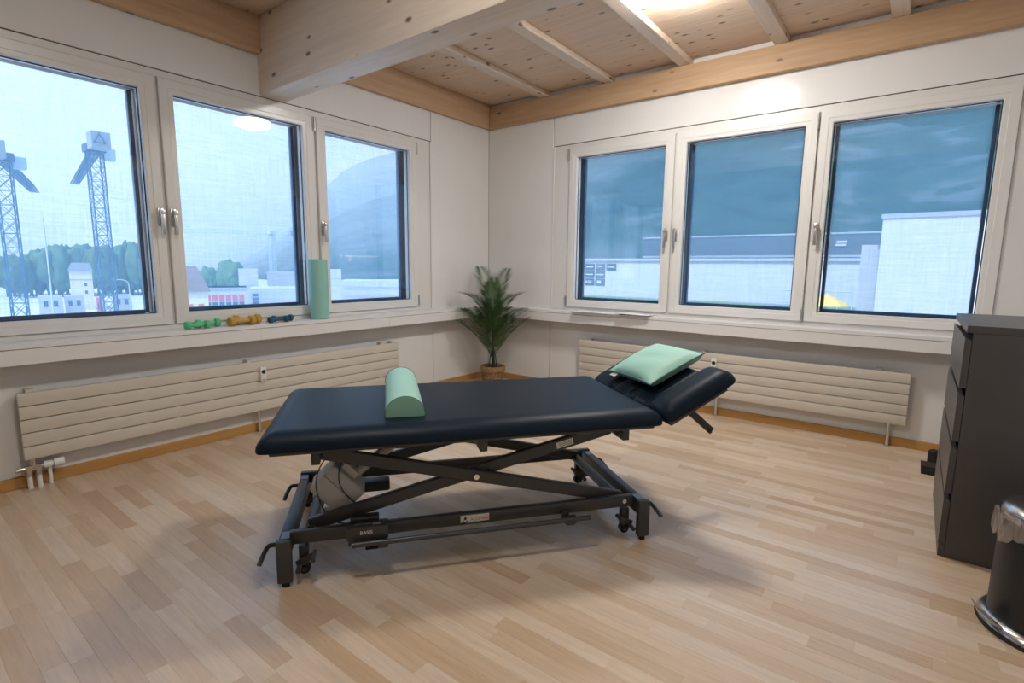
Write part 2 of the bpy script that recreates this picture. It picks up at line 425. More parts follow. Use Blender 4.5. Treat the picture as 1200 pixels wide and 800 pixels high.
tag(MB().box((XR, YB - .2, -.1), (XR + .2, .26, 3.05)).obj('wall_side', 'wall_paint'), 'plain white wall behind the grey chest of drawers', kind='structure')
tag(MB().box((-.26, YB - .2, -.1), (XR, YB, 3.05)).obj('wall_rear', 'wall_paint'), 'plain white wall behind the camera', kind='structure')

# floor: beech strips along X
tag(MB().box((-.2, YB - .1, -.12), (XR + .1, .2, -.009)).obj('floor', 'groove'), 'light beech strip parquet floor', kind='structure')
FLOOR = D.objects['floor']
SW = .0625; LEN = [.34, .40, .46, .54, .62]
def strip_geo(mb, x0, y0, L):
    g, c = .0001, .0005; x1, y1 = x0 + L - g, y0 + SW - g; x0 += g; y0 += g
    mb.loft([[(x0, y0, -.008), (x1, y0, -.008), (x1, y1, -.008), (x0, y1, -.008)], [(x0, y0, -c * .6), (x1, y0, -c * .6), (x1, y1, -c * .6), (x0, y1, -c * .6)],
             [(x0 + c, y0 + c, 0), (x1 - c, y0 + c, 0), (x1 - c, y1 - c, 0), (x0 + c, y1 - c, 0)]])
SM = {}
for L in LEN:
    b = MB(); strip_geo(b, 0, 0, L); SM[L] = b.mesh('floor_strip', 'beech_parquet', 0)
strips = []
rnd = random.Random(3)
y = 0.0
while y > YB:
    y -= SW; x = 0.004 - rnd.random() * .5
    while x < XR:
        L = rnd.choice(LEN); strips.append((x, y, L)); x += L
def screen_size(s):
    x, y, L = s; p = Vector((x + L / 2, y + SW / 2, 0)) - CP
    z = p.dot(fw)
    if z < .3: return 0
    u, v = 612 * p.dot(rt2) / z, 612 * p.dot(up2) / z
    if abs(u) > 640 or abs(v) > 430: return 0
    return 1 / (z * z * z)
strips = [s for s in strips if s[0] + s[2] > 0.02]
strips.sort(key=screen_size, reverse=True)
fits = [s for s in strips if s[0] >= 0 and s[0] + s[2] <= XR]
rest_set = set(strips) - set(fits[:300])
for (x, y, L) in fits[:300]:
    o = link('floor_strip', SM[L], FLOOR); o.location = (x, y, 0)
b = MB()
for (x, y, L) in sorted(rest_set):
    x0 = max(x, 0); x1 = min(x + L, XR - .002)
    if x1 - x0 > .01: strip_geo(b, x0, y, x1 - x0)
tag(b.obj('floor_strip_field', 'beech_parquet', FLOOR, 0), kind='stuff')

# baseboards
b = MB().box((0, YB, 0), (.016, -.016, .064), .003, 1); tag(b.obj('baseboard_left', 'baseboard_wood_y'), 'orange brown wooden baseboard along the left window wall', kind='structure')
b = MB().box((0, -.016, 0), (XR, 0, .064), .003, 1); tag(b.obj('baseboard_right', 'baseboard_wood'), 'orange brown wooden baseboard along the right window wall', kind='structure')

# window ledges: board with nosing, apron below, built in lengths
SD = .155
def ledge(name, T, cuts, s_end, label, mitre):
    e = MB()
    e.box((SD - .01 if mitre else 0, 0, .70), (s_end, SD - .012, .772)); e.map(T)
    o = tag(e.obj(name, 'gap_dark', angle=0), label, kind='structure')
    cs = [0.0] + cuts + [s_end]
    for a, c in zip(cs, cs[1:]):
        m0 = SD if (a == 0.0) else a   # the two ledges meet in a mitre in the corner
        poly = [(m0, SD), (c, SD), (c, 0.0), (a, 0.0)]
        MB().prism([(p[0] + (.0007 if p[0] in (a, m0) else -.0007), p[1]) for p in poly], .775, SILL, lambda u, v, t: T(u, v, t)).obj('ledge_board', 'sill_white', o, 30)
        MB().box((m0 + .0007, SD - .014, .692), (c - .0007, SD - .0015, .7715)).map(T).obj('apron_board', 'sill_white', o, 30)
    return o
ledge('trim_1', L_, [1.513, 2.643], 6.4, 'white window ledge with deep apron along the left wall', False)
ledge('trim_2', R_, [.825, 2.578], XR, 'white window ledge with deep apron along the right wall', True)

# windows
def ring(mb, T, a, b, z0, z1, prof):
    """rectangular ring: prof is list of (inset from the outer rectangle, depth)"""
    mb.loft([[T(a + i, d, z0 + i), T(b - i, d, z0 + i), T(b - i, d, z1 - i), T(a + i, d, z1 - i)] for i, d in prof], False)
def handle(T, s, side, parent):
    """side +1: lever leans towards +s"""
    h = MB().box((s - .016, .005, 1.448), (s + .016, .022, 1.556), .004); h.map(T)
    o = h.obj('handle', 'handle_metal', parent)
    h = MB().box((s - .012, .02, 1.515), (s + .012, .058, 1.543), .003)
    h.box((s - .011, .042, 1.395), (s + .011, .056, 1.53), .004); h.map(T); h.obj('lever', 'handle_metal', o) if False else None
    if True:
        h.obj('handle_lever', 'handle_metal', parent)
def window(name, T, w, handles, hinges, label):
    root = tag(empty(name), label, kind='structure'); f0, f1 = w['f0'], w['f1']
    fr = MB(); S_ = .080
    outs = [(a - S_, b + S_) for a, b in w['panes']]
    z0, z1 = GB - .072, GT + .082
    # fixed frame: jambs, head, foot, mullions
    d0, d1 = -.085, -.004
    fr.box((f0, d0, SILL), (outs[0][0] - .003, d1, GRO - .004), .001, 1); fr.box((outs[-1][1] + .003, d0, SILL), (f1, d1, GRO - .004), .001, 1)
    fr.box((outs[0][0] - .003, d0, SILL), (outs[-1][1] + .003, d1, z0 - .003)); fr.box((outs[0][0] - .003, d0, z1 + .003), (outs[-1][1] + .003, d1, GRO - .004))
    for (a, b), (c, d) in zip(outs, outs[1:]): fr.box((b + .002, d0, z0 - .003), (c - .002, -.012, z1 + .003))
    fr.box((f0 - .004, -.002, SILL), (f0 + .018, .006, GRO - .004), .002, 1)
    fr.map(T); fr.obj('outer_frame', 'frame_white', root)
    for i, (a, b) in enumerate(w['panes']):
        oa, ob = outs[i]
        if i > 0: oa = max(oa, (w['panes'][i - 1][1] + a) / 2 + .004)
        if i < 2: ob = min(ob, (w['panes'][i + 1][0] + b) / 2 - .004)
        s = MB(); k0, k1 = a - oa, ob - b
        def rg(prof):
            # non-uniform insets: fraction f of the stile width, extra e beyond
            s.loft([[T(oa + k0 * f + e, d, z0 + (GB - z0) * f + e), T(ob - k1 * f - e, d, z0 + (GB - z0) * f + e),
                     T(ob - k1 * f - e, d, z1 - (z1 - GT) * f - e), T(oa + k0 * f + e, d, z1 - (z1 - GT) * f - e)] for f, e, d in prof], False)
        rg([(0, 0, -.07), (0, 0, .008), (0, .003, .011), (.62, 0, .011), (.66, 0, .008), (1, -.004, .006), (1, 0, .002), (1, 0, -.07), (0, 0, -.07)])
        so = s.obj('sash', 'frame_sash', root, 20)
        MB().box((a + .0005, -.052, GB + .0005), (b - .0005, -.028, GT - .0005)).map(T).obj('glass_pane', 'glass', so, 0)
        # dark gasket around the glass
        g = MB(); ring(g, T, a, b, GB, GT, [(0, -.0275), (.006, -.0265), (.006, -.0275)]); g.obj('gasket', 'reveal_blue', so, 0)
        if handles[i]: handle(T, handles[i], 1, so)
        for hs, hz in hinges[i]:
            MB().cyl(T(hs, .012, hz - .05), T(hs, .012, hz + .05), .008, 10).obj('hinge', 'handle_metal', so)
        # outside: dark reveal, guide rails, screen and its bottom bar
        rv = MB(); ring(rv, T, a - .03, b + .03, GB - .03, GT + .03, [(0, -.072), (.022, -.072), (.022, -.17), (0, -.17), (0, -.072)])
        rv.obj('outer_reveal', 'reveal_blue', root, 0)
        rl = MB()
        for q in (a + .004, b - .026): rl.box((q, -.155, GB), (q + .022, -.115, GT), .003, 1)
        rl.map(T).obj('screen_guide', 'rail_blue', root)
        MB().box((a + .02, -.1365, GB + .018), (b - .02, -.135, GT)).map(T).obj('screen_fabric', 'screen_weave', root, 0)
        MB().box((a + .024, -.145, GB - .004), (b - .024, -.127, GB + .02), .003, 1).map(T).obj('screen_bottom_bar', 'rail_blue', root)
    return root
window('window_1', L_, WL, [2.030, 3.086, 3.157], [[(1.036, .893), (1.036, 2.282)], [(2.072, 2.28), (2.072, .88)], []],
       'three part white window in the left wall with outdoor screens')
window('window_2', R_, WR, [2.006, 2.088, 3.138], [[(1.010, .891), (1.010, 2.284)], [], [(3.092, 2.264), (3.092, .873)]],
       'three part white window in the right wall with outdoor screens')

# ceiling
ce = tag(MB().box((-.26, YB - .2, ZC + .03), (XR + .2, .26, ZC + .12)).obj('ceiling', 'groove', angle=0), 'spruce board ceiling between timber joists', kind='structure')
yb = .24
while yb > YB - .1:
    MB().box((-.25, yb - .2085, ZC), (XR + .19, yb - .0005, ZC + .0299), .001, 1).obj('ceiling_board', 'deck_wood', ce, 30); yb -= .209
for x0 in (.690, 1.372, 2.063, 2.768, 3.467, 4.17):
    for (ya, yc) in ((-2.28, .0), (YB, -2.48)):
        b = MB().box((x0, ya, 2.838), (x0 + .098, yc, ZC - .0005), .004, 1); b.obj('joist', 'joist_pale', ce)
for x0, x1 in ((.05, .69), (.788, 1.372), (1.47, 2.063), (2.161, 2.768), (2.866, 3.467), (3.565, 4.17)):
    MB().box((x0 + .001, -.012, 2.80), (x1 - .001, -.002, ZC - .0005)).obj('blocking', 'blocking_white', ce)
BM = [('ceiling_beam', MB().box((-.02, -2.482, 2.387), (XR, -2.282, ZC - .001), .006), 'beam_pale', 'thick pale glued timber beam crossing the ceiling above the treatment table'),
      ('wall_plate', MB().box((.001, -2.281, BEAMZ), (.052, -.001, ZC - .001), .004), 'beam_left', 'orange timber beam on the left wall between the thick beam and the corner'),
      ('wall_plate', MB().box((.001, YB, BEAMZ), (.052, -2.483, ZC - .001), .004), 'beam_left', 'orange timber beam on the left wall in front of the thick beam'),
      ('wall_plate', MB().box((.053, -.06, BEAMZ), (XR, -.001, 2.8375), .004), 'beam_right', 'orange timber beam running above the right windows')]
for n_, b, m_, lab in BM: tag(b.obj(n_, m_), lab, 'beam', kind='structure')

# ------------------------------------------------------------------ ceiling lamps
def lamp(x, y, label, opal):
    r = tag(empty('ceiling_lamp', (x, y, ZC)), label, 'lamp', 'round ceiling lamps')
    MB().lathe([(0, 0), (.192, 0), (.192, -.018), (.186, -.022), (0, -.022)], 48).obj('lamp_base', 'lamp_rim', r)
    MB().lathe([(.188, -.0225), (.190, -.062), (.186, -.076), (.172, -.084), (.10, -.088), (0, -.089)], 48).obj('diffuser', opal, r)
lamp(2.48, -1.255, 'round white ceiling lamp glowing between two joists near the right windows', 'lamp_opal')
lamp(2.46, -3.62, 'round white ceiling lamp on the near side of the thick beam', 'lamp_opal_dim')

# ------------------------------------------------------------------ radiators
def radiator(T, s0, s1, legs, meter, marks, label, valve):
    z0, z1, n = .166, .532, 5
    root = tag(empty('radiator', T((s0 + s1) / 2, .05, 0)), label, 'radiator', 'flat panel radiators')
    P = Vector(root.location)
    TT = lambda s, d, z: tuple(Vector(T(s, d, z)) - P)
    h = (z1 - z0) / n
    for k in range(n):
        MB().box((s0, .055, z0 + k * h + .0022), (s1, .082, z0 + (k + 1) * h - .0022), .003).map(TT).obj('slat', 'radiator_cream', root)
    MB().box((s0 + .02, .045, z0 + .01), (s1 - .02, .0549, z1 - .01)).map(TT).obj('back_panel', 'radiator_gap', root)
    for s in (s0, s1 - .05): MB().box((s + .006, .028, z0 + .004), (s + .044, .0449, z1 - .004), .004).map(TT).obj('header_tube', 'radiator_cream', root)
    for s in marks: MB().box((s - .018, .0005, z1 - .03), (s + .018, .06, z1 + .012), .003).map(TT).obj('wall_bracket', 'radiator_cream', root)
    for s in legs: MB().cyl(TT(s, .035, .0), TT(s, .035, z0 + .06), .011, 12).cyl(TT(s, .035, .0), TT(s, .035, .006), .02, 14).obj('leg', 'chrome', root)
    mo = MB().box((meter - .021, .0821, .385), (meter + .021, .106, .49), .006).map(TT).obj('heat_meter', 'white_plastic', root)
    MB().cyl(TT(meter, .1055, .455), TT(meter, .1075, .455), .015, 16).obj('meter_display', 'dark_plastic', mo)
    MB().box((meter - .010, .1057, .397), (meter + .010, .1066, .401)).map(TT).obj('meter_print', 'print_grey', mo)
    if valve:
        v = MB()
        for s in (3.862, 3.902): v.cyl(TT(s, .05, 0), TT(s, .05, .09), .0115, 12)
        v.cyl(TT(3.815, .045, 0), TT(3.815, .045, .13), .009, 10); v.obj('supply_pipe', 'white_plastic', root)
        v = MB()
        for s in (3.862, 3.902): v.cyl(TT(s, .05, .075), TT(s, .05, .10), .018, 6)
        v.box((3.845, .035, .098), (3.918, .065, .13), .005); 
        v = v.map(lambda *p: p) if False else v
        v.bm.free()
        v = MB()
        for s in (3.862, 3.902): v.cyl(TT(s, .05, .07), TT(s, .05, .10), .018, 6)
        b2 = MB().box((3.848, .036, .098), (3.916, .064, .128), .005).map(TT); me = D.meshes.new('t'); b2.bm.to_mesh(me); b2.bm.free(); v.bm.from_mesh(me); D.meshes.remove(me)
        v.cyl(TT(3.90, .05, .112), TT(3.945, .05, .112), .010, 10); v.cyl(TT(3.945, .05, .112), TT(3.955, .05, .112), .014, 8)
        v.cyl(TT(3.882, .05, .12), TT(3.882, .05, .175), .013, 8)
        v.cyl(TT(3.86, .05, .115), TT(3.84, .05, .115), .013, 12); vo = v.obj('valve_block', 'brass_nickel', root)
        MB().cyl(TT(3.84, .05, .115), TT(3.805, .05, .115), .019, 20).cyl(TT(3.805, .05, .115), TT(3.797, .05, .115), .015, 20).cyl(TT(3.797, .05, .115), TT(3.752, .05, .115), .024, 24).obj('thermostat_head', 'white_plastic', vo)
radiator(L_, 1.360, 3.916, [2.636], 2.618, [3.86, 2.69, 1.52, 1.40], 'long cream panel radiator with valve under the left windows', True)
radiator(R_, 1.226, 3.786, [2.523, 3.695], 2.501, [1.32, 2.40, 3.60], 'long cream panel radiator under the right windows', False)

# ------------------------------------------------------------------ treatment table
TT_ = tag(empty('treatment_table', (2.141, -2.700, 0), R(52.17)), 'black padded treatment table on a dark steel scissor frame', 'treatment table')
def part(mb, name, m, parent=TT_, angle=35): return mb.obj(name, m, parent, angle)
b = MB(); pad(b, -.822, .800, -.415, .39, .545, .617, .075, .03); part(b, 'padded_top', 'black_vinyl', angle=60)
b = MB().box((-.78, -.38, .527), (.77, .36, .5449), .004); part(b, 'top_board', 'steel_paint')
# head section, tilted up about its hinge
TH = R(28)
HM = Matrix.Translation((.812, 0, .548)) @ Matrix.Rotation(-TH, 4, 'Y')
hs = MB(); pad(hs, .004, .388, -.425, -.235, 0, .072, .065, .045); hs.xf(HM); part(hs, 'head_cushion', 'black_vinyl', angle=60)
hs = MB(); pad(hs, .004, .352, .145, .395, 0, .050, .05, .045); hs.xf(HM); part(hs, 'head_cushion', 'black_vinyl', angle=60)
for v0, v1 in ((-.232, -.078), (-.076, .012), (.014, .143)):
    hs = MB(); pad(hs, .006, .345, v0, v1, 0, .040, .032, .03); hs.xf(HM); part(hs, 'face_cushion', 'black_vinyl', angle=60)
b = MB().box((.02, -.40, -.022), (.33, .37, -.001), .004).xf(HM); part(b, 'head_board', 'steel_paint')
b = MB().bar((.985, -.10, .625), (1.262, -.10, .392), .012, .036, bev=.002); b.cyl((1.247, -.115, .393), (1.247, -.085, .393), .008, 8); part(b, 'head_lever', 'steel_paint')
for yy in (-.2, .2): part(MB().bar((.76, yy, .515), (.93, yy, .575), .02, .03), 'hinge_bracket', 'steel_paint')
# base
for sx_ in (-1, 1):
    cx = sx_ * .752
    b = MB().box((cx - .023, -.335, .115), (cx + .023, .335, .176), .004)
    b.box((cx - .018, -.32, .176), (cx + .018, .32, .1795), .001); co = part(b, 'cross_member', 'steel_paint')
    for sy in (-1, 1):
        p0, p1 = (-.362, -.332) if sy < 0 else (.332, .362)
        part(MB().box((cx - .027, p0, .018), (cx + .027, p1, .184), .004), 'post', 'steel_paint')
        part(MB().cyl((cx, (p0 + p1) / 2 + .002, 0), (cx, (p0 + p1) / 2 + .002, .0185), .014, 14), 'foot', 'rubber')
        if sy > 0: MB().box((cx - .016, .262, .1795), (cx + .016, .306, .1802)).obj('sticker', 'sticker_blue', co)
        else: MB().box((cx - .016, -.322, .1795), (cx + .016, -.268, .1802)).obj('sticker', 'sticker_blue', co)
    # round tube carrying the scissor arms
    part(MB().cyl((sx_ * .665, -.262, .168), (sx_ * .665, .262, .168), .023, 20), 'pivot_tube', 'steel_paint')
    # castors and their pedals
    for sy in (-1, 1):
        wx, wy = sx_ * .690, sy * .285
        w = part(MB().cyl((wx, wy - .012, .032), (wx, wy + .012, .032), .022, 20), 'castor', 'rubber')
        MB().box((wx - .018, wy - .017, .05), (wx + .018, wy + .017, .13), .004).cyl((wx, wy - .019, .032), (wx, wy + .019, .032), .008, 12).obj('castor_fork', 'steel_paint', w)
        pd = MB().tube(smooth([(sx_ * .765, wy * 1.0, .135), (sx_ * .80, wy, .14), (sx_ * .822, wy - .01, .135), (sx_ * .838, wy - .075, .105)], 4), .009, 10)
        part(pd, 'pedal', 'steel_paint')
        pd = MB().bar((sx_ * .715, wy - .03, .065), (sx_ * .645, wy - .045, .105), .012, .024, bev=.003)
        pd.cyl((sx_ * .648, wy - .085, .102), (sx_ * .648, wy - .015, .102), .009, 10); pd.cyl((sx_ * .705, wy - .07, .055), (sx_ * .705, wy - .01, .06), .010, 10)
        part(pd, 'pedal_lever', 'steel_paint')
for sy in (-1, 1):
    y0, y1 = (-.318, -.290) if sy < 0 else (.290, .318)
    rl = part(MB().box((-.735, y0, .148), (.715, y1, .200), .004), 'side_rail', 'steel_paint')
    if sy < 0:
        MB().cyl((.672, -.3215, .175), (.672, -.316, .175), .010, 14).obj('bolt', 'chrome', rl)
        RAIL = rl
# scissor arms
def arm(x0, z0, x1, z1, y0, name='scissor_arm'):
    return part(MB().bar((x0, y0, z0), (x1, y0, z1), .028, .052, bev=.004), name, 'steel_paint')
for sy in (-1, 1):
    a1 = arm(-.63, .497, .675, .177, sy * .268)
    a2 = arm(-.672, .186, .625, .497, sy * .236)
    MB().cyl((0, sy * .283, .342), (0, sy * .291, .342), .012, 16).obj('pivot_bolt', 'chrome', a1)
    MB().cyl((-.62, sy * .283, .497), (-.62, sy * .287, .497), .008, 12).obj('bolt', 'steel_paint', a1)
    if sy < 0: ARMB = a2
part(MB().box((.19, -.255, .262), (.235, -.222, .285), .003), 'arm_tab', 'steel_paint')
# sub frame under the pad
for x0 in (-.642, .004, .638):
    part(MB().box((x0, -.345, .470), (x0 + .032, .335, .527), .004), 'top_cross_tube', 'steel_paint')
for yy in (-.268, .268): part(MB().box((-.62, yy - .016, .497), (.66, yy + .016, .5268), .003), 'top_rail', 'steel_paint')
g_ = MB().prism([(.60, .527), (.637, .470), (.637, .527)], -.29, -.28, lambda u, v, t: (u - .0, t, v)); part(g_, 'gusset', 'steel_paint')
part(MB().box((-.33, -.03, .40), (-.25, .03, .527), .006), 'actuator_mount', 'steel_paint')
# drive
MM = Matrix.Translation((-.565, -.10, .285)) @ Matrix.Rotation(R(47), 4, 'Y')
mo = part(MB().box((-.088, -.075, -.072), (.088, .075, .072), .012, 3, MM), 'drive_motor', 'motor_grey')
MB().box((-.0885, -.0768, .012), (.0885, .0768, .0155), .001, 1, MM).obj('housing_seam', 'print_grey', mo)
MB().box((-.06, -.05, .071), (.02, .05, .105), .008, 2, MM).obj('gear_cover', 'motor_grey', mo)
MB().cyl((-.49, -.10, .335), (-.33, -.04, .43), .022, 16).obj('actuator_tube', 'motor_grey', mo)
b = MB().tube(smooth([(-.56, -.19, .47), (-.62, -.20, .42), (-.645, -.20, .33), (-.62, -.205, .23), (-.57, -.21, .17), (-.50, -.22, .16)]), .0026, 6)
b.tube(smooth([(-.53, -.185, .44), (-.555, -.19, .38), (-.55, -.19, .31), (-.50, -.19, .24), (-.44, -.2, .21)]), .0026, 6); part(b, 'cable', 'dark_plastic')
b = MB().cyl((-.63, -.16, .20), (-.585, -.16, .215), .011, 10).cyl((-.585, -.16, .215), (-.57, -.16, .22), .016, 10); part(b, 'cable_plug', 'motor_grey')
part(MB().box((-.55, -.02, .20), (-.35, .06, .245), .01), 'control_box', 'dark_plastic')
# foot bar with the control housing
bx = part(MB().box((-.524, -.352, .152), (-.366, -.2895, .2045), .003).box((-.512, -.30, .2045), (-.40, -.262, .222), .004).box((-.52, -.347, .128), (-.37, -.30, .152), .003), 'switch_housing', 'steel_paint')
fb = part(MB().cyl((-.505, -.372, .146), (.485, -.372, .146), .0105, 14), 'foot_bar', 'steel_paint')
MB().box((-.405, -.385, .128), (-.368, -.352, .150), .002).obj('bar_bracket', 'steel_paint', fb)
MB().loft([[(.36, -.38, .146), (.43, -.38, .146), (.41, -.38, .125), (.375, -.38, .125)], [(.36, -.33, .146), (.43, -.33, .146), (.41, -.33, .125), (.375, -.33, .125)]]).box((.37, -.335, .146), (.40, -.31, .165), .002).obj('bar_bracket', 'steel_paint', fb)
part(MB().cyl((-.44, -.372, .134), (-.44, -.35, .12), .007, 8).box((-.455, -.37, .118), (-.405, -.352, .126), .002), 'switch_pin', 'rubber')
XZ = lambda x, y, z: Matrix(((1, 0, 0, x), (0, 0, -1, y), (0, 1, 0, z), (0, 0, 0, 1)))   # text lying in a plane facing -y
text_mesh('lettering', 'BASIS', .020, 'sticker_white', bx, XZ(-.474, -.3524, .172))
TOPM = lambda x, y, z: Matrix(((1, 0, 0, x), (0, 1, 0, y), (0, 0, 1, z), (0, 0, 0, 1)))
text_mesh('lettering', 'ACUMAX', .016, 'sticker_blue', bx, TOPM(-.495, -.33, .2046))
MB().box((-.425, -.335, .2045), (-.395, -.318, .2048)).obj('sticker', 'sticker_blue', bx)
st = MB().box((-.073, -.3188, .152), (.048, -.3181, .191)).obj('brand_plate', 'sticker_white', RAIL)
MB().box((-.073, -.3192, .152), (.048, -.3189, .1602)).obj('plate_strip', 'print_black', st)
def flat(poly, m, name, parent, y=-.3192): MB().prism(poly, y, y + .0003, lambda u, v, t: (u, t, v)).obj(name, m, parent)
flat([(-.053, .1695), (-.046, .177), (-.053, .186), (-.060, .177)], 'print_black', 'emblem', st)
flat([(-.068, .162), (-.054, .162), (-.061, .170)], 'print_red', 'emblem', st); flat([(-.052, .162), (-.038, .162), (-.045, .170)], 'print_red', 'emblem', st)
text_mesh('lettering', 'ACU', .019, 'print_grey', st, XZ(-.032, -.3190, .1625))
text_mesh('lettering', 'MAX', .019, 'print_red', st, XZ(.006, -.3190, .1625))
text_mesh('lettering', 'www.acumax.ch', .0085, 'sticker_white', st, XZ(-.050, -.3194, .1538))
# rating label on the rising arm
sl_ = math.atan2(.311, 1.297)
LM = Matrix.Translation((.405, -.2504, .4445)) @ Matrix.Rotation(-sl_, 4, 'Y')
lo = MB().box((-.040, -.0004, -.014), (.040, .0, .014), 0, 1, LM).obj('rating_label', 'sticker_white', ARMB)
for k in range(3): MB().box((-.028, -.0006, -.008 + k * .007), (.034, -.0004, -.005 + k * .007), 0, 1, LM).obj('label_print', 'print_grey', lo)

# ------------------------------------------------------------------ things on the table (world space from table space)
TM = Matrix.Translation((2.141, -2.700, 0)) @ Matrix.Rotation(R(52.17), 4, 'Z')
# half round bolster
bo = tag(empty('bolster'), 'mint green half round bolster lying across the black table', 'bolster')
bo.matrix_world = TM @ Matrix.Translation((-.283, .03, .6175)) @ Matrix.Rotation(R(-1), 4, 'Z')
def halfround(w, h, n=18, r=.012):
    pts = []
    for k in range(n + 1):
        a = PI * k / n; pts.append((w / 2 * math.cos(a) * (1 if abs(math.cos(a)) < .98 else .985), max(.004, h * math.sin(a) ** .85)))
    return pts + [(-w / 2 + .006, 0), (w / 2 - .006, 0)]
hr = halfround(.158, .085); BL = .31
MB().prism(hr, -BL, BL, lambda u, v, t: (u, t, v)).obj('cover', 'mint_vinyl', bo, 40)
for sgn in (-1, 1):
    inn = [(u * .97, .0015 + v * .965) for u, v in hr]
    MB().loft([[(u, sgn * (BL + .0002), v) for u, v in hr], [(u, sgn * (BL + .004), v) for u, v in inn]]).obj('end_panel', 'mint_end', bo, 40)
    MB().tube([(u, sgn * (BL + .001), v + .0005) for u, v in hr[:19]], .0022, 6).obj('piping', 'mint_piping', bo)
# pillow
pi_ = tag(empty('pillow'), 'mint green pillow with dark piping on the raised head rest', 'pillow')
pi_.matrix_world = TM @ HM @ Matrix.Translation((.240, .020, .090)) @ Matrix.Rotation(R(3), 4, 'Z') @ Matrix.Rotation(R(3), 4, 'Y')
def pillow_pt(u, v, side, A=.160, B=.204, H=.050):
    # corners pulled out, edges drawn in
    ex = 1 - .07 * (1 - abs(v) ** 2.5) * 1; ey = 1 - .06 * (1 - abs(u) ** 2.5)
    x = u * A * (ex if abs(u) > 0 else 1); y = v * B * ey
    h = H * ((1 - abs(u) ** 2.6) * (1 - abs(v) ** 2.6)) ** .55
    if side < 0: h = H * ((1 - abs(u) ** 5) * (1 - abs(v) ** 5)) ** .32
    h += .004 * math.sin(7 * u + 3 * v) * (1 - abs(u)) * (1 - abs(v))
    return (x, y, side * h * (1.0 if side > 0 else .9))
n = 22; b = MB(); gr = {}
for side in (1, -1):
    for i in range(n + 1):
        for j in range(n + 1):
            u, v = -1 + 2 * i / n, -1 + 2 * j / n
            edge = i in (0, n) or j in (0, n)
            if side < 0 and edge: gr[(side, i, j)] = gr[(1, i, j)]; continue
            gr[(side, i, j)] = b.bm.verts.new(pillow_pt(u, v, side))
    for i in range(n):
        for j in range(n):
            f = [gr[(side, i, j)], gr[(side, i + 1, j)], gr[(side, i + 1, j + 1)], gr[(side, i, j + 1)]]
            b.bm.faces.new(f if side > 0 else f[::-1])
b.obj('cover', 'mint_vinyl', pi_, 60)
loop = [pillow_pt(-1 + 2 * k / n, -1, 1) for k in range(n)] + [pillow_pt(1, -1 + 2 * k / n, 1) for k in range(n)] + [pillow_pt(1 - 2 * k / n, 1, 1) for k in range(n)] + [pillow_pt(-1, 1 - 2 * k / n, 1) for k in range(n + 1)]
MB().tube([(x * 1.008, y * 1.008, z) for x, y, z in loop], .0034, 6).obj('piping', 'mint_piping', pi_)
MB().box((-.178, .125, -.014), (-.148, .180, -.0125), .0005, 1).obj('care_tag', 'sticker_white', pi_)

# ------------------------------------------------------------------ things on the ledges
fr_ = tag(MB().lathe([(0, 0), (.064, 0), (.0705, .006), (.0705, .452), (.064, .460), (0, .460)], 48).obj('foam_roller', 'mint_foam'), 'mint green foam roller standing upright on the left window ledge', 'foam roller')
fr_.location = (.078, -2.135, SILL)
def dumbbell(x, y, L, rh, col, rz, label, group):
    root = tag(empty('dumbbell', (x, y, SILL), rz), label, 'dumbbell', group)
    hx = MB(); n = 8
    a0 = PI / 8
    hw = rh * 1.15
    for sgn in (-1, 1):
        rings = []
        for r, t_ in ((rh * .78, 0), (rh, rh * .22), (rh, hw - rh * .22), (rh * .72, hw)):
            rings.append([(r * math.cos(2 * PI * k / n + a0) / math.cos(PI / 8) * .98, sgn * (L / 2 - t_), rh * .93 + r * math.sin(2 * PI * k / n + a0) / math.cos(PI / 8) * .93) for k in range(n)])
        h = MB(); h.loft(rings); h.obj('weight_head', col, root, 30)
    MB().cyl((0, -L / 2 + hw * .9, rh * .95), (0, L / 2 - hw * .9, rh * .95), rh * .46, 14).obj('grip', col, root)
dumbbell(.118, -3.035, .148, .0285, 'db_green', R(2), 'front one of the two bright green dumbbells on the ledge', 'dumbbells on the ledge')
dumbbell(.048, -2.945, .150, .0285, 'db_green', R(-2), 'rear one of the two bright green dumbbells, nearer the glass', 'dumbbells on the ledge')
dumbbell(.112, -2.752, .176, .0345, 'db_ochre', R(1), 'front one of the two ochre yellow dumbbells on the ledge', 'dumbbells on the ledge')
dumbbell(.040, -2.682, .186, .0345, 'db_ochre', R(-2), 'rear one of the two ochre yellow dumbbells, nearer the glass', 'dumbbells on the ledge')
dumbbell(.108, -2.488, .146, .0245, 'db_blue', R(1), 'front one of the two dark blue dumbbells on the ledge', 'dumbbells on the ledge')
dumbbell(.045, -2.425, .156, .0245, 'db_blue', R(-3), 'rear one of the two dark blue dumbbells, nearer the glass', 'dumbbells on the ledge')
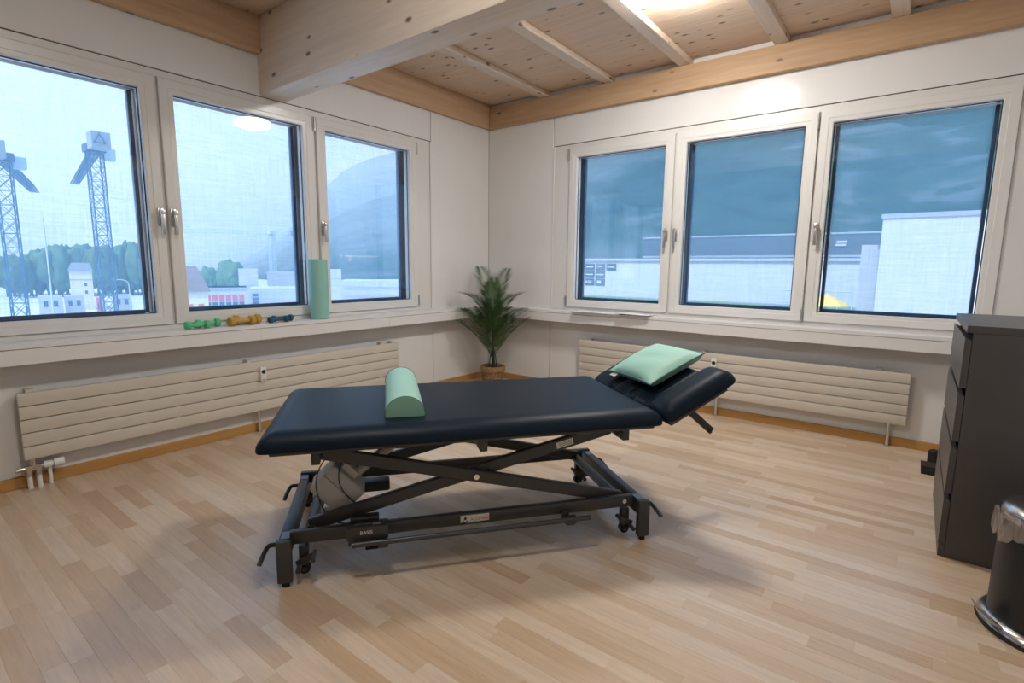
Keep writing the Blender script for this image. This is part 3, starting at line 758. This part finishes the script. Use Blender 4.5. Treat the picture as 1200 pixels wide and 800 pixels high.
def sheet(x0, x1, y0, y1, z, curl, label):
    b = MB(); n = 14; th = .003
    top, bot = [], []
    for i in range(n + 1):
        f = i / n; x = x0 + (x1 - x0) * f; zz = z + curl * math.sin(PI * f * 1.6 + .6) * .5 + abs(curl) * .5
        skew = .03 * f
        top.append([b.bm.verts.new((x, y0 + skew, zz + th)), b.bm.verts.new((x, y1, zz + th))])
        bot.append([b.bm.verts.new((x, y0 + skew, zz)), b.bm.verts.new((x, y1, zz))])
    F = b.bm.faces.new
    for i in range(n):
        F((top[i][0], top[i + 1][0], top[i + 1][1], top[i][1])); F((bot[i][1], bot[i + 1][1], bot[i + 1][0], bot[i][0]))
        F((bot[i][0], bot[i + 1][0], top[i + 1][0], top[i][0])); F((top[i][1], top[i + 1][1], bot[i + 1][1], bot[i][1]))
    F((bot[0][1], bot[0][0], top[0][0], top[0][1])); F((bot[n][0], bot[n][1], top[n][1], top[n][0]))
    o = tag(b.obj('cardboard_sheet', 'paper', angle=30), label, 'sheet'); o.data.materials.append(MATS['paper_edge'])
    for p in o.data.polygons:
        if abs(p.normal.z) < .6: p.material_index = 1
sheet(1.19, 1.705, -.215, -.02, .8012, .004, 'longer white sheet with brown edge overhanging the right window ledge')
sheet(1.66, 1.955, -.225, -.04, .8095, .005, 'shorter white sheet lying over the end of the longer one')

# ------------------------------------------------------------------ potted palm
PX, PY = .36, -.352
pp = tag(empty('potted_palm', (PX, PY, 0)), 'small green palm in a woven basket pot in the room corner', 'plant')
po = MB().lathe([(0, 0), (.090, 0), (.098, .01), (.112, .145), (.114, .150), (.124, .152), (.126, .165), (.127, .20), (.123, .207), (.115, .204), (.112, .18), (0, .178)], 40).obj('basket_pot', 'basket', pp)
for k in range(9):
    z = .018 + k * .0165; r = .0985 + (z - .01) * .104
    MB().tube([(r * math.cos(2 * PI * i / 36), r * math.sin(2 * PI * i / 36), z + .002 * math.sin(i * 2.2 + k)) for i in range(37)], .006, 6).obj('woven_coil', 'basket', po)
MB().lathe([(0, .183), (.06, .184), (.113, .180)], 24).obj('soil', 'soil', pp, recalc=False)
lat = Vector((rt2.x, rt2.y, 0)).normalized(); dep = Vector((fw.x, fw.y, 0)).normalized()
def frond(z0, ang, L, elev, droop, base=(0, 0), wl=.125):
    """ang: bearing, 0 = picture right, 90 = away from the viewer"""
    dr = lat * math.cos(R(ang)) + dep * math.sin(R(ang))
    p = Vector((base[0], base[1], z0)); e_ = R(elev); n = 18; pts = [p.copy()]; tgs = []
    for i in range(n):
        a = e_ - R(droop) * (i / n) ** 1.4
        tg = dr * math.cos(a) + Vector((0, 0, 1)) * math.sin(a); tgs.append(tg)
        p = p + tg * (L / n); pts.append(p.copy())
    tgs.append(tgs[-1])
    def lim(q):
        q = Vector(q); x, y = q.x + PX, q.y + PY
        m_ = .165 if .66 < q.z < .82 else .014
        if x < m_: q.x = m_ - PX
        if y > -m_: q.y = -m_ - PY
        return q
    b = MB(); b.tube([lim(q) for q in pts], [.0042 - .0032 * i / n for i in range(n + 1)], 5)
    side = dr.cross(Vector((0, 0, 1))).normalized()
    K = 28
    for k in range(K):
        t_ = .20 + .80 * k / (K - 1); f = t_ * n; i = min(int(f), n - 1); q = pts[i].lerp(pts[i + 1], f - i); tg = tgs[i]
        l = wl * (math.sin(PI * (.16 + .78 * (t_ - .2) / .8)) ** .7) * random.uniform(.9, 1.08)
        nz = side.cross(tg).normalized()
        for s_ in (-1, 1):
            sp = 1.12 - .5 * (t_ - .2) / .8
            d = (tg * math.cos(sp) + side * s_ * math.sin(sp) + nz * (.22 * random.uniform(.6, 1.2))).normalized()
            q1 = q + d * l * .5; q2 = q + d * l + Vector((0, 0, -.012)); wv = d.cross(nz).normalized() * .0048
            vs = [b.bm.verts.new(lim(v)) for v in (q, q1 + wv, q2, q1 - wv)]
            b.bm.faces.new(vs)
    b.obj('frond', 'palm_leaf', pp, 0, recalc=False)
FR = [(.62, 128, .62, 80, 24, 0, .17), (.62, 50, .60, 80, 24, 0, .17), (.60, 196, .54, 70, 58, 0, .17), (.60, 344, .52, 70, 52, 0, .16), (.58, 268, .50, 82, 26, 0, .16),
      (.56, 218, .50, 72, 46, 0, .16), (.56, 318, .50, 72, 46, 0, .16), (.62, 88, .48, 84, 20, 0, .15), (.46, 206, .52, 62, 44, 0, .16), (.46, 336, .50, 62, 40, 0, .16), (.46, 240, .46, 70, 40, 0, .15), (.46, 300, .46, 70, 40, 0, .15),
      (.28, 200, .58, 58, 30, 0, .16), (.28, 340, .58, 60, 26, 0, .16), (.30, 250, .46, 74, 34, 0, .15), (.30, 288, .46, 76, 30, 0, .15), (.27, 224, .50, 62, 34, 0, .15), (.27, 318, .50, 62, 32, 0, .15),
      (.30, 145, .52, 66, 30, 0, .15), (.30, 38, .52, 66, 30, 0, .15), (.45, 270, .46, 82, 22, 0, .15), (.40, 188, .52, 62, 30, 0, .15), (.40, 350, .52, 62, 30, 0, .15)]
for z0, ang, L, elv, dr_, _, wl in FR: frond(z0, ang, L, elv, dr_ * 1.15, (random.uniform(-.012, .012), random.uniform(-.012, .012)), wl * 1.18)
for dx, r_, h_ in ((0, .012, .66), (-.04, .006, .40), (.04, .006, .40), (.016, .009, .6)):
    MB().tube([(lat.x * dx, lat.y * dx, .17), (lat.x * dx * .7, lat.y * dx * .7, .3), (0, 0, h_)], [r_, r_ * .8, r_ * .4], 8).obj('stem', 'palm_stem', pp)

# ------------------------------------------------------------------ chest of drawers
CX0, CX1, CY0, CY1 = 3.935, 4.418, -1.647, -.852
ch = tag(empty('chest_of_drawers', ((CX0 + CX1) / 2, (CY0 + CY1) / 2, 0)), 'dark grey chest with four drawers against the side wall', 'chest of drawers')
P0 = Vector(ch.location)
def cpart(b, name, m, angle=30): return b.xf(Matrix.Translation(-P0)).obj(name, m, ch, angle)
cpart(MB().box((CX0 + .003, CY0, .970), (CX1, CY1, 1.0), .0012, 1), 'top_panel', 'chest_grey')
for y0, y1 in ((CY0, CY0 + .018), (CY1 - .018, CY1)): cpart(MB().box((CX0 + .024, y0, .0), (CX1, y1, .9698), .001, 1), 'side_panel', 'chest_grey')
cpart(MB().box((CX1 - .008, CY0 + .019, .03), (CX1, CY1 - .019, .9698)), 'back_panel', 'chest_dark')
cpart(MB().box((CX0 + .045, CY0 + .019, .03), (CX1 - .01, CY1 - .019, .955)), 'carcass', 'chest_dark')
cpart(MB().box((CX0 + .002, CY0, .0), (CX0 + .0235, CY1, .052), .001, 1), 'plinth', 'chest_grey')
dh = (.970 - .054) / 4
for k in range(4):
    z0 = .055 + k * dh; z1 = z0 + dh - .022
    # front with a lip that leans back at the top for the fingers
    cpart(MB().prism([(CX0, z0), (CX0 + .022, z0), (CX0 + .022, z1 - .014), (CX0 + .0015, z1), (CX0, z1)], CY0, CY1, lambda u, v, t: (u, t, v)), 'drawer', 'chest_grey')

# black plastic thing on the floor beyond the chest
bt = tag(empty('floor_stand', (3.925, -.50, 0)), 'small black plastic stand foot on the floor beyond the chest', 'stand')
MB().prism([(-.04, .0), (.12, .0), (.12, .05), (.0, .05), (-.045, .052)], -.03, .08, lambda u, v, t: (u, t, v)).obj('base_block', 'rubber', bt)
MB().cyl((.02, .2, 0), (.02, .2, .085), .03, 16).sph((.02, .2, .085), .03, 14, (1, 1, .6)).obj('foot_cap', 'rubber', bt)

# ------------------------------------------------------------------ pedal bin
BX, BY = 4.232, -2.045
bn = tag(empty('pedal_bin', (BX, BY, 0)), 'black pedal bin with brushed steel lid beside the grey chest', 'bin')
MB().lathe([(0, .012), (.150, .012), (.168, .030), (.1695, .05), (.166, .37), (.160, .383), (0, .383)], 56).obj('body', 'bin_black', bn)
MB().lathe([(.150, 0), (.196, 0), (.199, .006), (.196, .012), (.150, .012)], 56).obj('base_ring', 'rubber', bn)
MB().lathe([(.194, .012), (.196, .018), (.190, .030), (.178, .038), (.168, .040), (.168, .012)], 56).obj('steel_foot', 'bin_steel', bn)
MB().lathe([(.164, .388), (.1675, .392), (.1675, .416), (.161, .426), (.147, .436), (.10, .449), (.05, .454), (0, .455)], 56).obj('lid', 'bin_steel', bn)
# crumpled clear liner hanging out under the lid
b = MB(); n = 160; rr = []
rl_ = random.Random(5)
ph = [rl_.uniform(0, 6.28) for _ in range(6)]
for q, (rad, z) in enumerate(((.163, .386), (.172, .400), (.177, .408), (.176, .385), (.174, .355), (.172, .335))):
    row = []
    for k in range(n):
        a = 2 * PI * k / n; j = sum(math.sin(a * f + ph[i] + q * .7) for i, f in enumerate((11, 23, 37, 53))) * .0011 * q
        zz = z + (0 if q < 2 else .010 * math.sin(a * 9 + ph[4]) - .022 * (.5 + .5 * math.sin(a * 2 + 2.6)) * (q - 1) / 2 + .004 * math.sin(a * 31 + q))
        r0 = max(.1712 if q > 2 else 0, rad + j)
        row.append((r0 * math.cos(a), r0 * math.sin(a), zz))
    rr.append(row)
b.loft(rr, False); b.obj('bin_liner', 'liner', bn, 20, recalc=False)
PD = Vector((-.78, -.40, 0)).normalized(); PS = Vector((-PD.y, PD.x, 0))
b = MB(); ps = []
pts = [(.168, .028), (.20, .040), (.228, .078)]
b.loft([[tuple(PD * d + PS * s + Vector((0, 0, z + dz))) for s, dz in ((-w_, 0), (w_, 0), (w_, .004), (-w_, .004))] for (d, z), w_ in zip(pts, (.05, .045, .035))]); b.obj('pedal', 'bin_steel', bn)

# ------------------------------------------------------------------ outside
SITE = Vector((3.758, -4.448, 0)); GZ = -12.0; EZ = 1.218
def B(az, d, z=0.): return Vector((SITE.x + d * math.cos(R(az)), SITE.y + d * math.sin(R(az)), z))
def H(el, d): return EZ + d * math.tan(R(el))
b = MB(); n = 64
for r0, r1 in ((14, 700),):
    b.loft([[(2 + r0 * math.cos(2 * PI * k / n), -3 + r0 * math.sin(2 * PI * k / n), GZ) for k in range(n)], [(2 + r1 * math.cos(2 * PI * k / n), -3 + r1 * math.sin(2 * PI * k / n), GZ) for k in range(n)]], False)
tag(b.obj('ground', 'ground_pale', recalc=False, angle=0), 'pale yard and street level far below the windows', kind='structure')
# storeys of this building below the room
tag(MB().box((-.26, YB - .2, GZ), (XR + .2, .26, -.121)).obj('building_base', 'ext_grey'), 'grey lower storeys of this building below the room', kind='structure')

# mountains as terrain in plan: azimuth x distance
def hnoise(x, y):
    from mathutils import noise
    return noise.fractal(Vector((x, y, 0)), 1.0, 2.0, 6)
def interp(tab, x):
    for (a, va), (c, vc) in zip(tab, tab[1:]):
        if a <= x <= c:
            f = (x - a) / (c - a); return va + (vc - va) * f
    return tab[0][1] if x < tab[0][0] else tab[-1][1]
def terrain(name, tab, r0, r1, a0, a1, na, nr, m, rough, label):
    b = MB(); rows = []
    for i in range(na + 1):
        az = a0 + (a1 - a0) * i / na; row = []
        for j in range(nr + 1):
            f = j / nr; d = r0 + (r1 - r0) * f
            hd = H(interp(tab, az), r1) - GZ
            p = B(az, d)
            z = GZ - 2 + hd * (f ** 1.25) + hnoise(p.x * rough, p.y * rough) * hd * .10 * math.sin(PI * min(1, f * .8 + .05))
            if j == nr: z += hnoise(p.x * rough * 3, 7) * hd * .03
            row.append(b.bm.verts.new((p.x, p.y, max(z, GZ - 2))))
        # back slope
        p = B(az, r1 * 1.25); row.append(b.bm.verts.new((p.x, p.y, GZ - 2)))
        rows.append(row)
    for r_, s_ in zip(rows, rows[1:]):
        for k in range(len(r_) - 1): b.bm.faces.new((r_[k], r_[k + 1], s_[k + 1], s_[k]))
    o = b.obj(name, m, angle=0); o.data.polygons.foreach_set('use_smooth', [True] * len(o.data.polygons)); return tag(o, label, kind='structure')
terrain('mountain', [(60, 24), (80, 25), (112, 24), (122, 21), (130, 16.5), (136, 12.8), (138.4, 12.1), (140.1, 11.4), (142.7, 10.6), (145.2, 9.3), (146.9, 8.0), (148.2, 6.0), (149.6, 4.4), (151.5, 2.4), (154, .8), (157, -.3), (160, -.6)],
        420, 2400, 58, 160, 260, 60, 'mountain_side', .0022, 'steep wooded mountain with pale rock filling the right windows')
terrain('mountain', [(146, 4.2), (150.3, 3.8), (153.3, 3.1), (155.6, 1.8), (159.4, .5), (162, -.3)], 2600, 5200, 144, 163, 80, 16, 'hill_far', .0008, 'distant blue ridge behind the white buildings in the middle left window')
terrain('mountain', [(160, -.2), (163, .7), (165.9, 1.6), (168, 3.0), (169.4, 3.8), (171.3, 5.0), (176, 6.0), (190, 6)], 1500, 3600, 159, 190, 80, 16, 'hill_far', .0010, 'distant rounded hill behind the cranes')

# wood behind the yard
def crown(mb, c, rx, rz, rd):
    b2 = bmesh.new(); bmesh.ops.create_icosphere(b2, subdivisions=3, radius=1)
    o = [rd.uniform(0, 20) for _ in range(3)]
    from mathutils import noise
    for v in b2.verts:
        k = 1 + .35 * noise.noise(Vector((v.co.x * 1.7 + o[0], v.co.y * 1.7 + o[1], v.co.z * 1.7 + o[2])))
        k += .16 * noise.noise(Vector((v.co.x * 5 + o[1], v.co.y * 5 + o[2], v.co.z * 5 + o[0]))) + .08 * noise.noise(v.co * 11 + Vector(o))
        v.co = Vector((c[0] + v.co.x * rx * k, c[1] + v.co.y * rx * k, c[2] + v.co.z * rz * k))
    mb._add(b2)
rd = random.Random(11); b = MB()
for az in [160.6 + .33 * k for k in range(34)]:
    for row in range(2):
        d = 270 + row * 16 + rd.uniform(-6, 6); top = H(interp([(160, 1.9), (162, 2.0), (164.7, 1.3), (168.6, 1.3), (170.3, .5), (172, .2)], az), d) - row * rd.uniform(0, 1.5)
        h = top - GZ; p = B(az + rd.uniform(-.12, .12), d); rz = h * rd.uniform(.36, .46)
        crown(b, (p.x, p.y, top - rz), rd.uniform(2.6, 4.0), rz, rd)
        b.cyl((p.x, p.y, GZ), (p.x, p.y, top - rz), .3, 6)
tag(b.obj('woodland', 'tree_far', angle=180), 'dense green wood behind the building site', kind='stuff', cat='woodland')
def tree(az, d, top_el, r, label):
    top = H(top_el, d); p = B(az, d, GZ); root = tag(empty('tree', p), label, 'tree')
    h = top - GZ; b = MB(); r3 = random.Random(int(az * 10))
    crown(b, (0, 0, h * .62), r, h * .38, r3); crown(b, (r * .5, .3, h * .5), r * .7, h * .28, r3); crown(b, (-r * .5, -.3, h * .52), r * .7, h * .28, r3); b.obj('crown', 'tree_green', root, 180)
    MB().cyl((0, 0, 0), (0, 0, h * .5), .35, 8, .2).obj('trunk', 'ext_roof_brown', root)
tree(155.75, 200, .35, 4.4, 'round green tree behind the white hall with red panels')
tree(157.6, 215, -.3, 3.2, 'lower green tree beside the brown roofed house')

def frame_at(az, d, face=None):
    """Empty at ground, local -y facing the site, local x to the right as seen"""
    p = B(az, d, GZ); rz = R(az - 90 if face is None else face); return p, rz
def block(name, az0, az1, d, el_top, depth, m, label, cat='building', face=None, zb=GZ):
    """az0: left edge seen from the room, az1: right edge"""
    azc = (az0 + az1) / 2; p, rz = frame_at(azc, d, face); w = 2 * d * math.tan(R(abs(az0 - az1) / 2)); h = H(el_top, d) - zb
    p.z = zb
    root = tag(empty(name, p, rz), label, cat)
    MB().box((-w / 2, 0, 0), (w / 2, depth, h)).obj('wall', m, root, 0)
    return root, w, h
def wbox(root, x0, x1, z0, z1, m, name, y=-.06, y2=.02): return MB().box((x0, y, z0), (x1, y2, z1)).obj(name, m, root, 0)
# cream tower house
r_, w, h = block('tower_house', 167.72, 166.22, 190, -.75, 6, 'ext_cream', 'tall narrow cream house with grey roof in front of the wood')
MB().loft([[(-w / 2 - .3, -.3, h), (w / 2 + .3, -.3, h), (w / 2 + .3, 6.3, h), (-w / 2 - .3, 6.3, h)], [(-w / 2 + .6, 2.6, h + 2.4), (w / 2 - .4, 2.6, h + 2.4), (w / 2 - .4, 3.4, h + 2.4), (-w / 2 + .6, 3.4, h + 2.4)]]).obj('roof', 'ext_roof_grey', r_, 0)
for z in (.42, .62): wbox(r_, w * .12, w * .24, h * z, h * z + .9, 'ext_window', 'window')
wbox(r_, -w / 2 - .05, w / 2 + .05, h * .78, h * .80, 'ext_offwhite', 'cornice', -.12)
# site cabins and vans on the yard
for a0, a1, d, e_, m_, lab, c_ in ((169.8, 168.3, 172, -2.72, 'ext_white', 'white site cabin at the left on the pale yard', 'cabin'), (168.2, 166.9, 176, -2.75, 'ext_white', 'white site cabin just left of the cream house', 'cabin'),
                                   (164.95, 163.65, 176, -2.75, 'ext_offwhite', 'white site cabin right of the nearer crane mast', 'cabin'), (166.1, 165.7, 160, -3.0, 'ext_red', 'small red container beside the crane mast', 'container')):
    r_, w, h = block('site_cabin', a0, a1, d, e_, 2.5, m_, lab, c_); wbox(r_, -w * .3, -w * .12, h * .45, h * .75, 'ext_window', 'window'); wbox(r_, w * .1, w * .3, h * .45, h * .75, 'ext_window', 'window')
# tower cranes
def lattice(mb, p0, p1, w, n, r=.07, tri=False):
    p0, p1 = Vector(p0), Vector(p1); x = (p1 - p0).normalized(); a = Vector((0, 0, 1)) if abs(x.z) < .9 else Vector((1, 0, 0))
    y_ = x.cross(a).normalized(); z_ = y_.cross(x)
    cr = [(-1, -1), (1, -1), (1, 1), (-1, 1)] if not tri else [(-1, -1), (1, -1), (0, 1)]
    P = lambda c, t: p0.lerp(p1, t) + (y_ * c[0] + z_ * c[1]) * w / 2
    for c in cr: mb.bar(P(c, 0), P(c, 1), r * 2, r * 2)
    for i in range(n):
        t0, t1 = i / n, (i + 1) / n
        for k in range(len(cr)):
            c0, c1 = cr[k], cr[(k + 1) % len(cr)]
            mb.bar(P(c0, t0), P(c1, t1), r, r); mb.bar(P(c0, t1), P(c1, t1), r, r)
            mb.bar(P(c1, t0), P(c0, t1), r, r)
def crane(az, d, el, az_t, d_t, m, label, cab=True, w=1.9):
    z = H(el, d); p = B(az, d, GZ); root = tag(empty('tower_crane', p), label, 'crane', 'tower cranes on the building site'); h = z - GZ
    b = MB(); lattice(b, (0, 0, 0), (0, 0, h), w, int(h / 2.2), .08); b.obj('mast', m, root, 0)
    tip = B(az_t, d_t) - B(az, d); L = tip.length; dv = tip.normalized()
    b = MB(); lattice(b, tuple(dv * 1.2 + Vector((0, 0, h + .8))), tuple(dv * L + Vector((0, 0, h + .6))), 1.5, int(L / 2), .07, True); b.obj('jib', m, root, 0)
    b = MB(); lattice(b, tuple(-dv * 1.0 + Vector((0, 0, h + .8))), tuple(-dv * 9 + Vector((0, 0, h + .8))), 1.3, 5, .10, True); b.obj('counter_jib', m, root, 0)
    sd = Vector((-dv.y, dv.x, 0))
    MB().box((-1.3, -1.3, h), (1.3, 1.3, h + 1.2)).obj('slewing_ring', m, root, 0)
    c = dv * -7.5; MB().box((c.x - 1.2, c.y - 1.2, h - .6), (c.x + 1.2, c.y + 1.2, h + 1.8)).obj('counterweight', 'ext_grey', root, 0)
    c = sd * -1.9 + dv * .8; MB().box((c.x - .8, c.y - .8, h - .9), (c.x + .8, c.y + .8, h + .9)).obj('cab', 'crane_pale', root, 0)
crane(165.25, 112, 9.0, 166.75, 158, 'crane_blue', 'blue tower crane standing right of the other, in the left window')
crane(170.95, 116, 7.6, 169.25, 160, 'crane_blue', 'blue tower crane at the left edge of the left window')
crane(152.0, 230, 2.9, 159.6, 238, 'crane_pale', 'pale tower crane with long level jib in the middle left window')
crane(144.7, 560, .85, 139.4, 590, 'crane_yellow', 'faint yellow tower crane before the mountain foot')
# slim pole and street lamp
lp = tag(empty('light_pole', B(168.95, 95, GZ)), 'slim tall pale pole standing between the two blue cranes', 'pole')
MB().cyl((0, 0, 0), (0, 0, 18.8), .13, 10, .08).obj('shaft', 'crane_pale', lp); MB().cyl((0, 0, 0), (0, 0, .5), .3, 10).obj('base', 'ext_grey', lp); MB().sph((0, 0, 18.9), .16, 10).obj('finial', 'crane_pale', lp)
lp = tag(empty('street_lamp', B(163.75, 150, GZ)), 'street lamp with curved arm right of the blue cranes', 'street lamp')
MB().tube(smooth([(0, 0, 0), (0, 0, 7.5), (-.1, -.25, 8.9), (-.5, -1.2, 9.4), (-.8, -1.9, 9.4)]), .10, 8).obj('post', 'crane_pale', lp); MB().box((-1.0, -2.6, 9.3), (-.7, -1.8, 9.45), .03).obj('lantern', 'ext_grey', lp)
# brown roofed house
r_, w, h = block('gabled_house', 160.6, 157.75, 105, -2.6, 9, 'ext_cream', 'cream house with steep brown roof in the middle left window')
MB().loft([[(-w / 2 - .4, -.4, h), (w / 2 + .4, -.4, h), (w / 2 + .4, 9.4, h), (-w / 2 - .4, 9.4, h)], [(-w / 2 - .2, 4, h + 4.3), (w / 2 - 1.4, 4, h + 4.3), (w / 2 - 1.4, 5, h + 4.3), (-w / 2 - .2, 5, h + 4.3)]]).obj('roof', 'ext_roof_brown', r_, 0)
for z in (.35, .62):
    for q in (-.1, .2): wbox(r_, w * q, w * (q + .16), h * z, h * (z + .13), 'ext_red', 'shutter')
# white hall with red panels
r_, w, h = block('hall_building', 158.3, 154.4, 150, -2.25, 12, 'ext_white', 'white hall with a row of red panels above dark windows')
MB().box((-w / 2 - .3, -.3, h - .25), (w / 2 + .3, 12, h)).obj('roof_edge', 'ext_offwhite', r_, 0)
p_ = w * .145
for k in range(6):
    x0 = -w * .42 + k * p_; wbox(r_, x0, x0 + p_ * .76, h - 3.35, h - 1.75, 'ext_red', 'panel'); wbox(r_, x0, x0 + p_ * .76, h - 4.95, h - 3.6, 'ext_window', 'window')
r_, w, h = block('office_block', 155.1, 153.4, 185, -.45, 9, 'ext_white', 'plain white block behind the red panelled hall')
wbox(r_, -w * .3, w * .3, h * .55, h * .58, 'ext_offwhite', 'cornice')
r_, w, h = block('white_annex', 154.2, 149.0, 165, -2.35, 14, 'ext_white', 'long low white building right of the red panelled hall')
for k in range(3): wbox(r_, -w * .46, -w * .36, h - 3.6 + k * 1.1 - .9, h - 3.6 + k * 1.1 - .1, 'ext_window', 'window')
r_, w, h = block('office_block', 152.6, 149.9, 210, -.75, 10, 'ext_offwhite', 'pale block above the long low white building')
wbox(r_, -w * .4, w * .4, h * .75, h * .77, 'ext_white', 'cornice')
r_, w, h = block('office_block', 147.2, 145.6, 140, -.45, 10, 'ext_white', 'white block beside the foam roller in the third left window')
wbox(r_, -w * .5, w * .5, h * .80, h * .82, 'ext_offwhite', 'cornice')
r_, w, h = block('flat_hall', 145.6, 137.5, 160, -1.6, 16, 'ext_white', 'long flat white hall at the mountain foot')
for k in range(2): wbox(r_, -w * .48, w * .48, h - 2.6 - k * 2.4, h - 1.7 - k * 2.4, 'ext_offwhite', 'cornice')
# --- through the right windows
def yblock(name, x0, x1, y0, y1, z1, m, label, cat='building', z0=GZ):
    root = tag(empty(name, ((x0 + x1) / 2, (y0 + y1) / 2, z0)), label, cat)
    w, d = (x1 - x0) / 2, (y1 - y0) / 2
    MB().box((-w, -d, 0), (w, d, z1 - z0)).obj('wall', m, root, 0); return root, w, d, z1 - z0
r_, w, d, h = yblock('sign_hall', -28.9, 0, 50, 62, 2.0, 'ext_white', 'long white hall with seven dark sign boards on its wall')
MB().box((-w, -d - .25, h - .02), (w, d, h + .25)).obj('roof_edge', 'ext_offwhite', r_, 0)
MB().box((-w, -d - .1, 0), (w, -d, h - 4.0)).obj('plinth_wall', 'ext_grey', r_, 0)
def sgn(col, row):
    x0 = -w + 1.62 + col * 1.37; z0 = h - 1.08 - row * .87
    s = MB().box((x0, -d - .10, z0), (x0 + 1.2, -d - .001, z0 + .74)).obj('sign_board', 'ext_dark', r_, 0); return s, x0, z0
for (c_, rw) in ((0, 0), (1, 0), (2, 0), (0, 1), (1, 1), (0, 2), (1, 2)):
    s, x0, z0 = sgn(c_, rw); y_ = -d - .105
    if (c_, rw) == (1, 0):
        MB().tube([(x0 + .42 + .22 * math.cos(a), y_, z0 + .40 + .22 * math.sin(a)) for a in [R(20 + 24 * k) for k in range(11)]], .025, 6).box((x0 + .35, y_ - .01, z0 + .34), (x0 + .85, y_ + .005, z0 + .42)).obj('sign_mark', 'ext_white', s, 0)
    elif (c_, rw) == (0, 2):
        MB().cyl((x0 + .2, y_ - .01, z0 + .4), (x0 + .2, y_ + .005, z0 + .4), .13, 14).box((x0 + .42, y_ - .01, z0 + .43), (x0 + .85, y_ + .005, z0 + .52)).box((x0 + .42, y_ - .01, z0 + .28), (x0 + .9, y_ + .005, z0 + .36)).obj('sign_mark', 'ext_white', s, 0)
    elif (c_, rw) == (1, 2): MB().box((x0 + .22, y_ - .01, z0 + .2), (x0 + .75, y_ + .005, z0 + .56)).obj('sign_mark', 'ext_white', s, 0)
    else: MB().box((x0 + .15, y_ - .01, z0 + .30), (x0 + 1.05, y_ + .005, z0 + .44)).obj('sign_mark', 'ext_white', s, 0)
r_, w, d, h = yblock('dark_hall', -27.2, 12, 66, 82, 5.25, 'ext_dark', 'dark grey flat hall behind the long white hall')
MB().box((-w, -d - .3, h - 2.6), (w, -d, h - 2.35)).obj('cornice', 'ext_grey', r_, 0)
for x in (3.6, 9.2): wbox(r_, x, x + 1.1, h - 2.2 - 1.3, h - 2.2 - .8, 'ext_white', 'skylight', -d - .1, -d)
MB().box((3.6, -d - .2, h - 1.35), (4.6, -d, h - 1.1)).box((3.7, -d - .2, h - 1.0), (4.7, -d, h - .75)).obj('roof_vent', 'ext_white', r_, 0)
MB().box((-w - .1, -d - .1, h), (w, d, h + .2)).obj('roof_edge', 'ext_grey', r_, 0)
r_, w, d, h = yblock('white_building', 2.05, 14, 29.5, 44, 3.9, 'ext_white', 'big plain white building filling the right window')
MB().box((-w - .08, -d - .08, h - .01), (w, d, h + .22)).obj('roof_edge', 'ext_grey', r_, 0)
MB().box((-w - .9, -d + 1.2, 0), (-w, d, h - 1.3)).obj('side_wing', 'ext_offwhite', r_, 0)
r_, w, d, h = yblock('low_terrace', -28, 1.1, 34, 49.8, -2.6, 'ext_offwhite', 'low flat roofed building before the long white hall')
MB().box((-w, -d - .15, h - .0), (w, -d + .3, h + .35)).obj('parapet', 'ext_grey', r_, 0)
MB().box((-w, d - .5, h), (w, d, h + .5)).obj('roof_planting', 'grass', r_, 0)
pr = tag(empty('parasol', (-.35, 31.2, -4.2)), 'yellow parasol on the dark terrace below the big white building', 'parasol')
MB().lathe([(0, 4.05), (1.22, 3.38), (1.22, 3.33), (0, 3.95)], 8).obj('canopy', 'ext_yellow', pr, 0); MB().cyl((0, 0, 0), (0, 0, 4.0), .04, 8).obj('pole', 'ext_grey', pr)
yblock('dark_terrace', -3.5, 1.05, 28, 33.6, -4.2, 'ext_dark', 'dark terrace roof under the yellow parasol')
rl2 = tag(empty('terrace_railing', (-.5, 33.2, -4.2)), 'thin metal railing behind the yellow parasol', 'railing')
for k in range(6): MB().cyl((-2.5 + k * .75, 0, 0), (-2.5 + k * .75, 0, 4.1), .03, 6).obj('post', 'crane_pale', rl2)
MB().cyl((-2.5, 0, 4.1), (1.3, 0, 4.1), .04, 6).obj('top_bar', 'crane_pale', rl2)

# summer haze in the valley towards the far hills
m = D.materials.new('valley_haze'); m.use_nodes = True; t = m.node_tree; t.nodes.clear(); MATS['valley_haze'] = m
vo = N(t, 'ShaderNodeOutputMaterial'); vs = N(t, 'ShaderNodeVolumeScatter'); vs.inputs['Color'].default_value = (.97, .985, 1.0, 1); vs.inputs['Density'].default_value = .0010; vs.inputs['Anisotropy'].default_value = .2
t.links.new(vs.outputs[0], vo.inputs['Volume'])
tag(MB().box((-6600, -2600, GZ - 8), (-330, 2300, 330)).obj('haze', 'valley_haze', angle=0), 'pale blue summer haze over the valley', 'haze', kind='stuff')
SC.cycles.volume_bounces = 1
